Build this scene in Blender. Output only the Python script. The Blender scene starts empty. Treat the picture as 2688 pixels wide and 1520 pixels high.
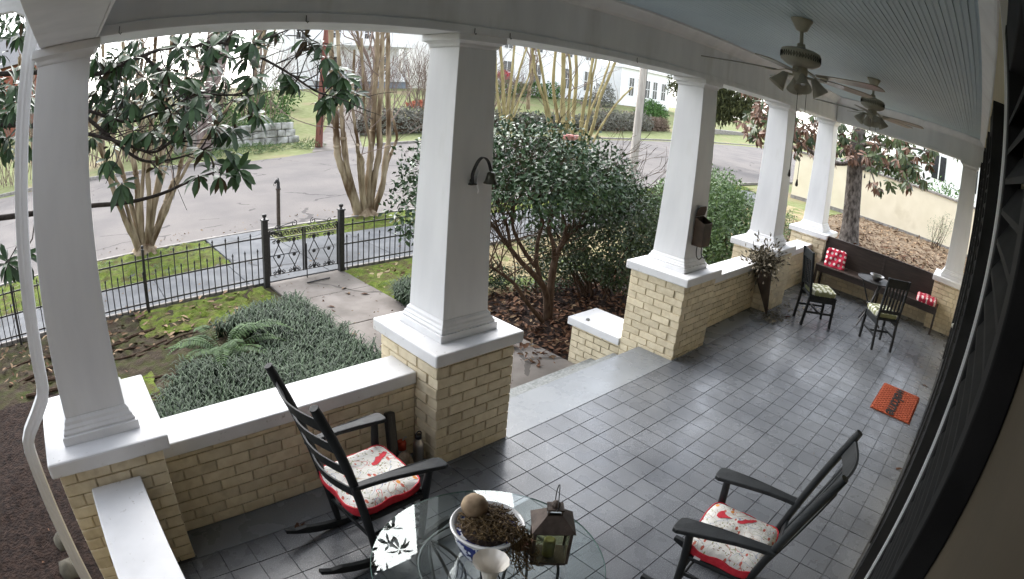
import bpy, bmesh, math, random
import numpy as np
from mathutils import Vector, Matrix

# ------------------------------------------------------------------ camera, sky, sun, exposure
scene = bpy.context.scene
CAMZ = 2.58478
ROT = np.array([[0.738854460583512, -0.6700549327759364, 0.07155748135927485],
                [0.19388449402712996, 0.3130806456234878, 0.9297253961852521],
                [0.6453703503041424, 0.6730578700220474, -0.3612342931529247]])
LA = (0.8467647269, -0.0116408, 0.00998181, 0.06650682)      # wide security-camera lens: angle as a polynomial of radius
CX, CY = -32.484, 56.096
cam_data = bpy.data.cameras.new('camera')
cam = bpy.data.objects.new('camera', cam_data)
scene.collection.objects.link(cam)
scene.camera = cam
cam_data.type = 'PANO'
cam_data.panorama_type = 'FISHEYE_LENS_POLYNOMIAL'
cam_data.fisheye_fov = math.radians(220)
cam_data.sensor_fit = 'HORIZONTAL'
cam_data.sensor_width = 36
cam_data.fisheye_polynomial_k0 = 0
for _i, _a in enumerate(LA):
    setattr(cam_data, 'fisheye_polynomial_k%d' % (_i + 1), -_a / 18.0 ** (_i + 1))
cam_data.shift_x = -CX / 2688
cam_data.shift_y = CY / 1520
cam_data.clip_start = 0.01
cam_data.clip_end = 1000
cam.matrix_world = Matrix(((ROT[0][0], ROT[1][0], -ROT[2][0], 0), (ROT[0][1], ROT[1][1], -ROT[2][1], 0),
                           (ROT[0][2], ROT[1][2], -ROT[2][2], CAMZ), (0, 0, 0, 1)))

SUN_EL, SUN_AZ = 40.0, 8.0
world = bpy.data.worlds.new('World')
scene.world = world
world.use_nodes = True
_nt = world.node_tree
_nt.nodes.clear()
_sky = _nt.nodes.new('ShaderNodeTexSky')
_sky.sky_type = 'NISHITA'
_sky.sun_disc = False
_sky.sun_elevation = math.radians(SUN_EL)
_sky.sun_rotation = math.radians(SUN_AZ)
_sky.air_density = 1.0
_sky.dust_density = 1.0
_sky.ozone_density = 1.0
_hs = _nt.nodes.new('ShaderNodeHueSaturation')
_hs.inputs['Saturation'].default_value = 0.30
_bg = _nt.nodes.new('ShaderNodeBackground')
_bg.inputs['Strength'].default_value = 0.15
_wo = _nt.nodes.new('ShaderNodeOutputWorld')
_nt.links.new(_sky.outputs[0], _hs.inputs['Color'])
_nt.links.new(_hs.outputs[0], _bg.inputs['Color'])
_nt.links.new(_bg.outputs[0], _wo.inputs['Surface'])

sun_data = bpy.data.lights.new('sun', 'SUN')
sun_data.energy = 1.4
sun_data.angle = math.radians(60)
sun_data.color = (1.0, 0.97, 0.93)
sun = bpy.data.objects.new('sun', sun_data)
scene.collection.objects.link(sun)
# sky sun_rotation is measured clockwise from +Y
_a = math.radians(SUN_AZ); _e = math.radians(SUN_EL)
_sd = Vector((math.sin(_a) * math.cos(_e), math.cos(_a) * math.cos(_e), math.sin(_e)))
sun.rotation_euler = _sd.to_track_quat('Z', 'Y').to_euler()

scene.view_settings.view_transform = 'Standard'
scene.view_settings.look = 'None'
scene.view_settings.gamma = 1.0
scene.view_settings.use_curve_mapping = False
scene.view_settings.exposure = 2.25
scene.render.engine = 'CYCLES'
scene.cycles.use_denoising = True
scene.cycles.use_adaptive_sampling = True
scene.cycles.adaptive_threshold = 0.015
scene.cycles.max_bounces = 7
scene.cycles.diffuse_bounces = 4
scene.cycles.glossy_bounces = 3
scene.cycles.transparent_max_bounces = 12
scene.cycles.transmission_bounces = 6
scene.cycles.caustics_reflective = False
scene.cycles.caustics_refractive = False
scene.cycles.sample_clamp_indirect = 6

# ------------------------------------------------------------------ helpers
random.seed(7)
RNG = np.random.default_rng(7)
COL = scene.collection
PI = math.pi

def ray(u, v):
    x = (u - 1344 - CX) / 1344; y = -(v - 760 - CY) / 1344; r = math.hypot(x, y)
    t = LA[0] * r + LA[1] * r ** 2 + LA[2] * r ** 3 + LA[3] * r ** 4
    d = np.array([math.sin(t) * x / r, math.sin(t) * y / r, math.cos(t)])
    return ROT.T @ d

def at(u, v, ax, val):
    """surveyed point: where the sight line of a photo pixel meets the plane ax = val"""
    d = ray(u, v); o = (0.0, 0.0, CAMZ); i = 'xyz'.index(ax)
    t = (val - o[i]) / d[i]
    return np.array([d[0] * t, d[1] * t, CAMZ + d[2] * t])

def thing(name, label, cat, loc=(0, 0, 0), rotz=0.0, group=None):
    o = bpy.data.objects.new(name, None)
    o.empty_display_size = 0.1
    o.location = loc; o.rotation_euler = (0, 0, rotz)
    COL.objects.link(o)
    o['label'] = label; o['category'] = cat
    if group: o['group'] = group
    return o

def tag(o, label=None, cat=None, group=None, kind=None):
    if label: o['label'] = label
    if cat: o['category'] = cat
    if group: o['group'] = group
    if kind: o['kind'] = kind
    return o

def link(name, mesh, parent=None, loc=(0, 0, 0), rot=(0, 0, 0)):
    o = bpy.data.objects.new(name, mesh)
    COL.objects.link(o)
    o.location = loc; o.rotation_euler = rot
    if parent is not None: o.parent = parent
    return o

def copy_tree(o, parent=None):
    c = o.copy(); COL.objects.link(c); c.parent = parent
    for ch in list(o.children): copy_tree(ch, c)
    return c

class MB:
    def __init__(s): s.v = []; s.f = []
    def add(s, vs, fs):
        b = len(s.v); s.v += [tuple(map(float, p)) for p in vs]; s.f += [tuple(i + b for i in f) for f in fs]; return s
    def box(s, x0, y0, z0, x1, y1, z1):
        return s.add([(x0, y0, z0), (x1, y0, z0), (x1, y1, z0), (x0, y1, z0), (x0, y0, z1), (x1, y0, z1), (x1, y1, z1), (x0, y1, z1)],
                     [(0, 3, 2, 1), (4, 5, 6, 7), (0, 1, 5, 4), (1, 2, 6, 5), (2, 3, 7, 6), (3, 0, 4, 7)])
    def bar(s, p0, p1, w, h, up=(0, 0, 1), w1=None, h1=None):
        p0 = Vector(p0); p1 = Vector(p1); d = (p1 - p0).normalized(); u = Vector(up)
        if abs(d.dot(u)) > 0.98: u = Vector((1, 0, 0))
        a = d.cross(u).normalized(); b = a.cross(d).normalized()
        w1 = w if w1 is None else w1; h1 = h if h1 is None else h1
        vs = []
        for p, ww, hh in ((p0, w, h), (p1, w1, h1)):
            for sa, sb in ((-1, -1), (1, -1), (1, 1), (-1, 1)): vs.append(p + a * sa * ww / 2 + b * sb * hh / 2)
        return s.add(vs, [(3, 2, 1, 0), (4, 5, 6, 7), (0, 1, 5, 4), (1, 2, 6, 5), (2, 3, 7, 6), (3, 0, 4, 7)])
    def tube(s, pts, r, n=6, cap=True):
        pts = [Vector(p) for p in pts]
        rs = [r] * len(pts) if not hasattr(r, '__len__') else list(r)
        if len(rs) == 2 and len(pts) > 2: rs = [rs[0] + (rs[1] - rs[0]) * i / (len(pts) - 1) for i in range(len(pts))]
        t0 = (pts[1] - pts[0]).normalized()
        a = t0.orthogonal().normalized(); vs = []; fs = []
        for i, p in enumerate(pts):
            t = (pts[min(i + 1, len(pts) - 1)] - pts[max(i - 1, 0)])
            t = t.normalized() if t.length > 1e-9 else t0
            a = (a - t * a.dot(t)); a = a.normalized() if a.length > 1e-6 else t.orthogonal().normalized()
            b = t.cross(a)
            for k in range(n):
                th = 2 * PI * k / n
                vs.append(p + (a * math.cos(th) + b * math.sin(th)) * rs[i])
        m = len(pts)
        for i in range(m - 1):
            for k in range(n):
                k2 = (k + 1) % n
                fs.append((i * n + k, i * n + k2, (i + 1) * n + k2, (i + 1) * n + k))
        if cap:
            fs.append(tuple(range(n - 1, -1, -1))); fs.append(tuple((m - 1) * n + k for k in range(n)))
        return s.add(vs, fs)
    def lathe(s, prof, n=24, c=(0, 0, 0), square=False, rib=0, ribn=0, cap=True):
        vs = []; fs = []
        for r, z in prof:
            for k in range(n):
                th = 2 * PI * (k + (0.5 if square else 0)) / n
                rr = r * (math.sqrt(2) if square else 1) * (1 + (rib * math.cos(ribn * th) if rib else 0))
                vs.append((c[0] + rr * math.cos(th), c[1] + rr * math.sin(th), c[2] + z))
        for i in range(len(prof) - 1):
            for k in range(n):
                k2 = (k + 1) % n
                fs.append((i * n + k, i * n + k2, (i + 1) * n + k2, (i + 1) * n + k))
        m = len(prof) - 1
        if cap and prof[0][0] > 1e-6: fs.append(tuple(range(n - 1, -1, -1)))
        if cap and prof[m][0] > 1e-6: fs.append(tuple(m * n + k for k in range(n)))
        return s.add(vs, fs)
    def extrude(s, prof, axis, a, b):
        """2-D profile swept straight along x or y from a to b; profile in (other horizontal, z)"""
        n = len(prof); vs = []
        for t in (a, b):
            for p in prof: vs.append((t, p[0], p[1]) if axis == 'x' else (p[0], t, p[1]))
        fs = [(k, (k + 1) % n, n + (k + 1) % n, n + k) for k in range(n)]
        fs += [tuple(range(n - 1, -1, -1)), tuple(n + k for k in range(n))]
        return s.add(vs, fs)
    def plate(s, poly, f0, f1):
        """closed 2-D outline given thickness: f0/f1 map (a,b) to the two faces"""
        n = len(poly)
        vs = [f0(*p) for p in poly] + [f1(*p) for p in poly]
        fs = [tuple(range(n)), tuple(range(2 * n - 1, n - 1, -1))] + [(k, n + k, n + (k + 1) % n, (k + 1) % n) for k in range(n)]
        return s.add(vs, fs)
    def mesh(s, name, mat, smooth=False):
        me = bpy.data.meshes.new(name)
        me.from_pydata(s.v, [], s.f)
        bm = bmesh.new(); bm.from_mesh(me); bmesh.ops.recalc_face_normals(bm, faces=bm.faces); bm.to_mesh(me); bm.free()
        if mat: me.materials.append(mat)
        if smooth:
            me.polygons.foreach_set('use_smooth', [True] * len(me.polygons))
            me.set_sharp_from_angle(angle=math.radians(smooth if smooth is not True else 40))
        me.update()
        return me
    def build(s, name, mat, parent=None, smooth=False, off=None, bevel=0, loc=(0, 0, 0), rot=(0, 0, 0)):
        if off is not None:
            s.v = [(x - off[0], y - off[1], z - off[2]) for x, y, z in s.v]
        o = link(name, s.mesh(name, mat, smooth), parent, loc, rot)
        if bevel:
            m = o.modifiers.new('bevel', 'BEVEL'); m.width = bevel; m.segments = 2; m.limit_method = 'ANGLE'; m.angle_limit = math.radians(35)
        return o

def npmesh(name, V, quads, tris, mat, smooth=False):
    """fast mesh from arrays: V (n,3), quads (m,4) or None, tris (k,3) or None"""
    me = bpy.data.meshes.new(name)
    nq = 0 if quads is None else len(quads); nt = 0 if tris is None else len(tris)
    loops = []
    if nq: loops.append(np.asarray(quads).reshape(-1))
    if nt: loops.append(np.asarray(tris).reshape(-1))
    loops = np.concatenate(loops).astype(np.int32)
    starts = np.concatenate([np.arange(nq) * 4, nq * 4 + np.arange(nt) * 3]).astype(np.int32)
    tot = np.concatenate([np.full(nq, 4), np.full(nt, 3)]).astype(np.int32)
    me.vertices.add(len(V)); me.vertices.foreach_set('co', np.asarray(V, dtype=np.float32).reshape(-1))
    me.loops.add(len(loops)); me.loops.foreach_set('vertex_index', loops)
    me.polygons.add(nq + nt); me.polygons.foreach_set('loop_start', starts); me.polygons.foreach_set('loop_total', tot)
    me.update(calc_edges=True); me.validate()
    if smooth: me.polygons.foreach_set('use_smooth', np.ones(nq + nt, dtype=bool))
    me.materials.append(mat)
    return me

def unit(a):
    return a / np.maximum(np.linalg.norm(a, axis=-1, keepdims=True), 1e-9)

def leaf_arrays(P, D, N, L, W, droop=0.25, fold=0.12):
    """folded, curved leaf blades: base, two rows of three, tip"""
    P = np.asarray(P, float); n = len(P)
    D = unit(np.asarray(D, float)); N = np.asarray(N, float)
    S = unit(np.cross(D, N)); N = unit(np.cross(S, D))
    L = np.broadcast_to(L, (n,)).reshape(n, 1); W = np.broadcast_to(W, (n,)).reshape(n, 1); dr = np.broadcast_to(droop, (n,)).reshape(n, 1)
    def pt(t, side, w):
        return P + D * L * t + S * W * side * w - N * L * dr * t * t + N * W * fold * abs(side)
    rows = [pt(0, 0, 0), pt(.36, -.5, .84), pt(.36, 0, 0), pt(.36, .5, .84), pt(.72, -.5, .9), pt(.72, 0, 0), pt(.72, .5, .9), pt(1.0, 0, 0)]
    V = np.stack(rows, 1).reshape(-1, 3)
    b = (np.arange(n) * 8).reshape(n, 1)
    q = np.concatenate([b + np.array([[1, 2, 5, 4]]), b + np.array([[2, 3, 6, 5]])], 0)
    t = np.concatenate([b + np.array([[0, 2, 1]]), b + np.array([[0, 3, 2]]), b + np.array([[4, 5, 7]]), b + np.array([[5, 6, 7]])], 0)
    return V, q, t

def small_leaf_arrays(P, D, N, L, W):
    """cheap leaf: two triangles each side of a fold"""
    P = np.asarray(P, float); n = len(P)
    D = unit(np.asarray(D, float)); N = np.asarray(N, float)
    S = unit(np.cross(D, N)); N = unit(np.cross(S, D))
    L = np.broadcast_to(L, (n,)).reshape(n, 1); W = np.broadcast_to(W, (n,)).reshape(n, 1)
    V = np.stack([P, P + D * L * .5 + S * W * .5 + N * W * .12, P + D * L - N * L * .15, P + D * L * .5 - S * W * .5 + N * W * .12], 1).reshape(-1, 3)
    b = (np.arange(n) * 4).reshape(n, 1)
    t = np.concatenate([b + np.array([[0, 1, 2]]), b + np.array([[0, 2, 3]])], 0)
    return V, None, t

# ------------------------------------------------------------------ materials
def _n(nt, t, **kw):
    nd = nt.nodes.new(t)
    for k, v in kw.items(): setattr(nd, k, v)
    return nd

def mat(name, c, rough=.6, c2=None, ns=6.0, bump=.15, bs=60.0, spec=.5, metal=0.0, rand=0.0, island=False, detail=6, pos=(.35, .65), translucent=0.0, bdist=.004, stretch=None, c3=None, ns3=1.0, pos3=(.5, .62), coat=0.0):
    m = bpy.data.materials.new(name); m.use_nodes = True
    nt = m.node_tree; nt.nodes.clear(); L = nt.links.new
    out = _n(nt, 'ShaderNodeOutputMaterial'); bs_ = _n(nt, 'ShaderNodeBsdfPrincipled')
    tc = _n(nt, 'ShaderNodeTexCoord'); src = tc.outputs['Object']
    if stretch:
        mp = _n(nt, 'ShaderNodeMapping'); mp.inputs['Scale'].default_value = stretch; L(src, mp.inputs[0]); src = mp.outputs[0]
    if rand:
        o0 = _n(nt, 'ShaderNodeObjectInfo'); sc0 = _n(nt, 'ShaderNodeMath', operation='MULTIPLY'); sc0.inputs[1].default_value = 40
        L(o0.outputs['Random'], sc0.inputs[0]); ad = _n(nt, 'ShaderNodeVectorMath', operation='ADD'); L(src, ad.inputs[0]); L(sc0.outputs[0], ad.inputs[1]); src = ad.outputs[0]
    no = _n(nt, 'ShaderNodeTexNoise'); no.inputs['Scale'].default_value = ns; no.inputs['Detail'].default_value = detail
    L(src, no.inputs['Vector'])
    rp = _n(nt, 'ShaderNodeValToRGB')
    c2 = c2 or tuple(min(1, x * 1.18) for x in c)
    rp.color_ramp.elements[0].position, rp.color_ramp.elements[1].position = pos
    rp.color_ramp.elements[0].color = (*c, 1); rp.color_ramp.elements[1].color = (*c2, 1)
    if island:
        ge = _n(nt, 'ShaderNodeNewGeometry'); L(ge.outputs['Random Per Island'], rp.inputs[0])
        rp.color_ramp.elements[0].position, rp.color_ramp.elements[1].position = 0, 1
    else: L(no.outputs['Fac'], rp.inputs[0])
    col = rp.outputs[0]
    if c3:
        n3 = _n(nt, 'ShaderNodeTexNoise'); n3.inputs['Scale'].default_value = ns3; n3.inputs['Detail'].default_value = 8; L(src, n3.inputs['Vector'])
        r3 = _n(nt, 'ShaderNodeMapRange'); r3.inputs[1].default_value, r3.inputs[2].default_value = pos3; L(n3.outputs['Fac'], r3.inputs[0])
        mx = _n(nt, 'ShaderNodeMixRGB'); mx.inputs[2].default_value = (*c3, 1); L(r3.outputs[0], mx.inputs[0]); L(col, mx.inputs[1]); col = mx.outputs[0]
    if rand:
        oi = _n(nt, 'ShaderNodeObjectInfo'); mr = _n(nt, 'ShaderNodeMapRange')
        mr.inputs[3].default_value, mr.inputs[4].default_value = 1 - rand, 1 + rand
        L(oi.outputs['Random'], mr.inputs[0])
        mu = _n(nt, 'ShaderNodeVectorMath', operation='SCALE'); L(col, mu.inputs[0]); L(mr.outputs[0], mu.inputs['Scale']); col = mu.outputs[0]
    L(col, bs_.inputs['Base Color'])
    bs_.inputs['Roughness'].default_value = rough
    bs_.inputs['Specular IOR Level'].default_value = spec
    bs_.inputs['Metallic'].default_value = metal
    bs_.inputs['Coat Weight'].default_value = coat
    if bump:
        nb = _n(nt, 'ShaderNodeTexNoise'); nb.inputs['Scale'].default_value = bs; nb.inputs['Detail'].default_value = 5
        L(src, nb.inputs['Vector'])
        bp = _n(nt, 'ShaderNodeBump'); bp.inputs['Strength'].default_value = bump; bp.inputs['Distance'].default_value = bdist
        L(nb.outputs['Fac'], bp.inputs['Height']); L(bp.outputs[0], bs_.inputs['Normal'])
    sh = bs_.outputs[0]
    if translucent:
        tr = _n(nt, 'ShaderNodeBsdfTranslucent'); L(col, tr.inputs[0])
        ms = _n(nt, 'ShaderNodeMixShader'); ms.inputs[0].default_value = translucent; L(sh, ms.inputs[1]); L(tr.outputs[0], ms.inputs[2]); sh = ms.outputs[0]
    L(sh, out.inputs[0])
    return m

def glass_mat(name, tint=(.9, .97, .95), rough=0.0):
    """thin pane: clear with a mirror-like surface reflection"""
    m = bpy.data.materials.new(name); m.use_nodes = True
    nt = m.node_tree; nt.nodes.clear(); L = nt.links.new
    out = _n(nt, 'ShaderNodeOutputMaterial'); tr = _n(nt, 'ShaderNodeBsdfTransparent'); gl = _n(nt, 'ShaderNodeBsdfGlossy')
    tr.inputs[0].default_value = (*tint, 1); gl.inputs['Roughness'].default_value = rough
    lw = _n(nt, 'ShaderNodeLayerWeight'); lw.inputs['Blend'].default_value = .5
    pw = _n(nt, 'ShaderNodeMath', operation='POWER'); pw.inputs[1].default_value = 5; L(lw.outputs['Facing'], pw.inputs[0])
    fr = _n(nt, 'ShaderNodeMath', operation='MULTIPLY_ADD'); fr.inputs[1].default_value = .92; fr.inputs[2].default_value = .08; L(pw.outputs[0], fr.inputs[0])
    mx = _n(nt, 'ShaderNodeMixShader'); L(fr.outputs[0], mx.inputs[0]); L(tr.outputs[0], mx.inputs[1]); L(gl.outputs[0], mx.inputs[2]); L(mx.outputs[0], out.inputs[0])
    return m

M = {}
M['white'] = mat('white_paint', (.73, .73, .745), .45, c2=(.81, .81, .82), ns=5, bump=.10, bs=25, c3=(.56, .55, .52), ns3=4.5, pos3=(.60, .92), stretch=(1, 1, .25))
M['white_cap'] = mat('white_coping_paint', (.72, .72, .73), .5, c2=(.80, .80, .81), ns=5, bump=.12, bs=40, c3=(.42, .40, .37), ns3=26, pos3=(.66, .78))
M['brick'] = mat('cream_brick_paint', (.69, .59, .41), .62, c2=(.79, .695, .51), ns=14, bump=.6, bs=55, rand=.10, bdist=.006, c3=(.52, .43, .28), ns3=9, pos3=(.55, .85))
M['mortar'] = mat('cream_mortar_paint', (.50, .42, .28), .8, c2=(.62, .53, .37), ns=20, bump=.4, bs=70)
M['mortar_dark'] = mat('mossy_mortar', (.10, .085, .045), .9, c2=(.17, .15, .07), ns=9, bump=.4, bs=70)
M['tile'] = mat('grey_tile_paint', (.15, .158, .172), .30, c2=(.205, .215, .23), ns=5, bump=.25, bs=120, rand=.07, c3=(.30, .31, .33), ns3=55, pos3=(.60, .72), bdist=.002)
M['slab'] = mat('grey_slab_paint', (.24, .255, .27), .36, c2=(.29, .305, .32), ns=2.5, bump=.12, bs=60, bdist=.002, c3=(.18, .19, .195), ns3=12, pos3=(.6, .75))
M['grout'] = mat('dark_grout', (.040, .043, .048), .8, ns=20)
M['granite'] = mat('worn_step_stone', (.15, .16, .155), .8, c2=(.27, .28, .275), ns=40, bump=.4, bs=90)
M['ceiling'] = mat('haint_blue_paint', (.46, .57, .64), .5, c2=(.50, .61, .67), ns=2, bump=.05, bs=40)
M['shade_dark_wall'] = mat('wall_paint_toned_for_shade', (.10, .08, .054), .8, c2=(.125, .10, .07), ns=4, bump=.1)  # wall colour darkened to carry the shade of the near end
M['shutter'] = mat('black_shutter_paint', (.010, .010, .011), .7, c2=(.018, .018, .019), ns=10, bump=.1, bs=60, spec=.2)
M['black_wood'] = mat('black_chair_paint', (.012, .014, .016), .55, c2=(.022, .025, .027), ns=12, bump=.2, bs=70, spec=.28, stretch=(1, 1, .3))
M['iron'] = mat('black_iron', (.018, .018, .02), .5, c2=(.035, .033, .032), ns=30, bump=.25, bs=90)
M['iron_grey'] = mat('dull_iron', (.05, .052, .055), .5, c2=(.085, .085, .085), ns=40, bump=.2, bs=90, metal=.4)
M['bench'] = mat('dark_brown_wood', (.022, .014, .011), .5, c2=(.04, .026, .02), ns=10, bump=.15, bs=40, stretch=(4, .4, 4))
M['concrete'] = mat('path_concrete', (.155, .138, .125), .85, c2=(.22, .20, .183), ns=3, bump=.3, bs=90, c3=(.11, .10, .09), ns3=.9, pos3=(.5, .7), spec=.12)
M['sidewalk'] = mat('sidewalk_concrete', (.115, .12, .128), .85, c2=(.16, .165, .172), ns=3, bump=.3, bs=80, c3=(.085, .087, .09), ns3=.8, pos3=(.5, .7), spec=.12)
M['asphalt'] = mat('pale_asphalt', (.148, .135, .127), .9, c2=(.20, .184, .174), ns=60, bump=.4, bs=120, c3=(.125, .117, .115), ns3=.5, pos3=(.4, .7), spec=.12)
M['mulch'] = mat('dark_mulch', (.010, .0065, .0055), .95, c2=(.032, .020, .0155), ns=18, bump=1.0, bs=35, bdist=.03, spec=.12)
M['dirt'] = mat('yard_soil', (.026, .019, .013), .95, c2=(.055, .042, .028), ns=7, bump=.8, bs=30, bdist=.02, c3=(.04, .05, .012), ns3=5, pos3=(.42, .75), spec=.12)
M['moss'] = mat('bright_moss', (.06, .09, .012), .95, c2=(.125, .16, .028), ns=9, bump=1.0, bs=45, bdist=.02, c3=(.075, .055, .03), ns3=6, pos3=(.45, .72), spec=.12)
M['strawlawn'] = mat('pale_winter_lawn', (.26, .21, .12), .95, c2=(.34, .29, .17), ns=9, bump=.8, bs=50, bdist=.02, c3=(.12, .16, .05), ns3=1.4, pos3=(.5, .62), spec=.12)
M['lawn'] = mat('far_lawn_turf', (.15, .175, .07), .95, c2=(.21, .225, .11), ns=3, bump=.6, bs=12, bdist=.03, c3=(.24, .20, .12), ns3=.25, pos3=(.52, .66), spec=.12)
M['litter_ground'] = mat('leaf_strewn_ground', (.15, .11, .075), .95, c2=(.25, .195, .135), ns=11, bump=1, bs=30, bdist=.03, c3=(.08, .05, .032), ns3=2.2, pos3=(.5, .65), spec=.12)
M['deadleaf'] = mat('fallen_leaves', (.035, .014, .008), .75, c2=(.16, .085, .05), island=True, bump=.1, spec=.12)
M['deadleaf2'] = mat('dry_pale_leaves', (.09, .05, .028), .75, c2=(.29, .205, .125), island=True, bump=.1, spec=.12)
M['bark'] = mat('crape_myrtle_bark', (.20, .15, .095), .8, c2=(.38, .31, .215), ns=7, bump=.5, bs=30, stretch=(1, 1, .25), bdist=.01, c3=(.085, .052, .028), ns3=5, pos3=(.46, .64), spec=.12)
M['bark_green'] = mat('mossy_myrtle_bark', (.20, .16, .075), .85, c2=(.34, .29, .15), ns=6, bump=.5, bs=30, stretch=(1, 1, .25), bdist=.01, spec=.12)
M['bark_brown'] = mat('camellia_bark', (.045, .028, .018), .85, c2=(.09, .06, .042), ns=20, bump=.5, bs=60, stretch=(1, 1, .4), bdist=.008, spec=.12)
M['bark_grey'] = mat('magnolia_bark', (.04, .034, .030), .9, c2=(.17, .15, .135), ns=11, bump=1.0, bs=22, stretch=(1, 1, .5), bdist=.03, spec=.12)
M['bark_dark'] = mat('dark_branch_bark', (.022, .018, .016), .85, c2=(.05, .042, .036), ns=20, bump=.5, bs=60, spec=.12)
M['twig'] = mat('pale_twigs', (.13, .095, .078), .9, c2=(.26, .20, .17), island=True, bump=0, spec=.12)
M['magleaf_g'] = mat('magnolia_leaf', (.010, .030, .010), .26, c2=(.030, .075, .028), island=True, bump=0, spec=.6)
M['camleaf'] = mat('camellia_leaf', (.017, .042, .016), .33, c2=(.065, .12, .048), island=True, bump=0, spec=.38)
M['camleaf2'] = mat('shrub_leaf', (.014, .030, .010), .45, c2=(.05, .085, .028), island=True, bump=0)
M['azalea'] = mat('azalea_leaf', (.035, .075, .02), .45, c2=(.15, .24, .085), island=True, bump=0, translucent=.15)
M['magleaf_r'] = mat('aged_magnolia_leaf', (.06, .075, .022), .4, c2=(.24, .15, .09), island=True, bump=0, translucent=.1)
M['cedar'] = mat('cedar_spray', (.018, .026, .006), .8, c2=(.075, .08, .02), island=True, bump=0, translucent=.1)
M['hedge'] = mat('grey_hedge_leaf', (.11, .115, .095), .7, c2=(.27, .26, .225), island=True, bump=0, spec=.12)
M['greenbush'] = mat('bright_bush_leaf', (.04, .09, .025), .6, c2=(.12, .22, .07), island=True, bump=0, translucent=.1, spec=.12)
M['grass'] = mat('mondo_grass_blade', (.008, .020, .010), .65, c2=(.06, .098, .050), island=True, bump=0, spec=.22)
M['fern'] = mat('fern_frond', (.016, .045, .009), .65, c2=(.055, .11, .026), island=True, bump=0, spec=.2, translucent=.1)
M['red_print'] = mat('red_cotton', (.52, .012, .03), .8, c2=(.60, .03, .05), ns=30, bump=.2, bs=300, bdist=.001)
M['tan_stucco'] = mat('cream_stucco', (.68, .61, .46), .85, c2=(.73, .66, .51), ns=1.5, bump=.15, bs=30, c3=(.55, .48, .34), ns3=.8, pos3=(.6, .8))
M['house_white'] = mat('white_siding', (.76, .76, .77), .6, c2=(.8, .8, .8), ns=2, bump=.05)
M['dark_glass'] = mat('dark_window_glass', (.02, .022, .026), .12, c2=(.03, .032, .036), ns=3, bump=0)
M['roof_far'] = mat('grey_shingle', (.11, .11, .115), .9, c2=(.16, .16, .165), ns=12, bump=.5, bs=40)
M['fan_metal'] = mat('aged_brass', (.36, .34, .27), .42, c2=(.44, .42, .34), ns=10, bump=.1)
M['fan_blade'] = mat('fan_blade_wood', (.20, .185, .15), .35, c2=(.28, .26, .215), ns=5, bump=.08, bs=30, stretch=(1, 6, 6), coat=.2)
M['pinkish'] = mat('red_flowers', (.45, .03, .05), .6, c2=(.6, .10, .12), island=True, bump=0)

def floor_mat(name, dark, lite, speck, r0, r1):
    m = bpy.data.materials.new(name); m.use_nodes = True
    nt = m.node_tree; b = nt.nodes['Principled BSDF']; L = nt.links.new
    ge = _n(nt, 'ShaderNodeNewGeometry'); oi = _n(nt, 'ShaderNodeObjectInfo')
    def noise(sc, det=6):
        n = _n(nt, 'ShaderNodeTexNoise'); n.inputs['Scale'].default_value = sc; n.inputs['Detail'].default_value = det; L(ge.outputs['Position'], n.inputs['Vector']); return n.outputs['Fac']
    def rng(src, a, c, lo=0.0, hi=1.0):
        r = _n(nt, 'ShaderNodeMapRange'); r.inputs[1].default_value = a; r.inputs[2].default_value = c; r.inputs[3].default_value = lo; r.inputs[4].default_value = hi; L(src, r.inputs[0]); return r.outputs[0]
    big = rng(noise(.8, 5), .36, .66)
    mx = _n(nt, 'ShaderNodeMixRGB'); mx.inputs[1].default_value = (*dark, 1); mx.inputs[2].default_value = (*lite, 1); L(big, mx.inputs[0])
    mu = _n(nt, 'ShaderNodeMath', operation='MULTIPLY'); L(rng(noise(150, 3), .52, .66), mu.inputs[0]); L(rng(noise(1.3, 4), .42, .6, .12, .75), mu.inputs[1])
    m2 = _n(nt, 'ShaderNodeMixRGB'); m2.inputs[2].default_value = (*speck, 1); L(mu.outputs[0], m2.inputs[0]); L(mx.outputs[0], m2.inputs[1])
    sc = _n(nt, 'ShaderNodeVectorMath', operation='SCALE'); L(m2.outputs[0], sc.inputs[0]); L(rng(oi.outputs['Random'], 0, 1, .91, 1.08), sc.inputs['Scale'])
    L(sc.outputs[0], b.inputs['Base Color']); L(rng(noise(4, 6), .3, .7, r0, r1), b.inputs['Roughness'])
    bp = _n(nt, 'ShaderNodeBump'); bp.inputs['Strength'].default_value = .35; bp.inputs['Distance'].default_value = .002; L(noise(110, 4), bp.inputs['Height']); L(bp.outputs[0], b.inputs['Normal'])
    return m
M['tile'] = floor_mat('grey_tile_paint', (.080, .087, .099), (.145, .155, .171), (.32, .33, .345), .18, .42)
M['slab'] = floor_mat('grey_slab_paint', (.155, .168, .182), (.215, .23, .245), (.27, .28, .29), .18, .38)
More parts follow.
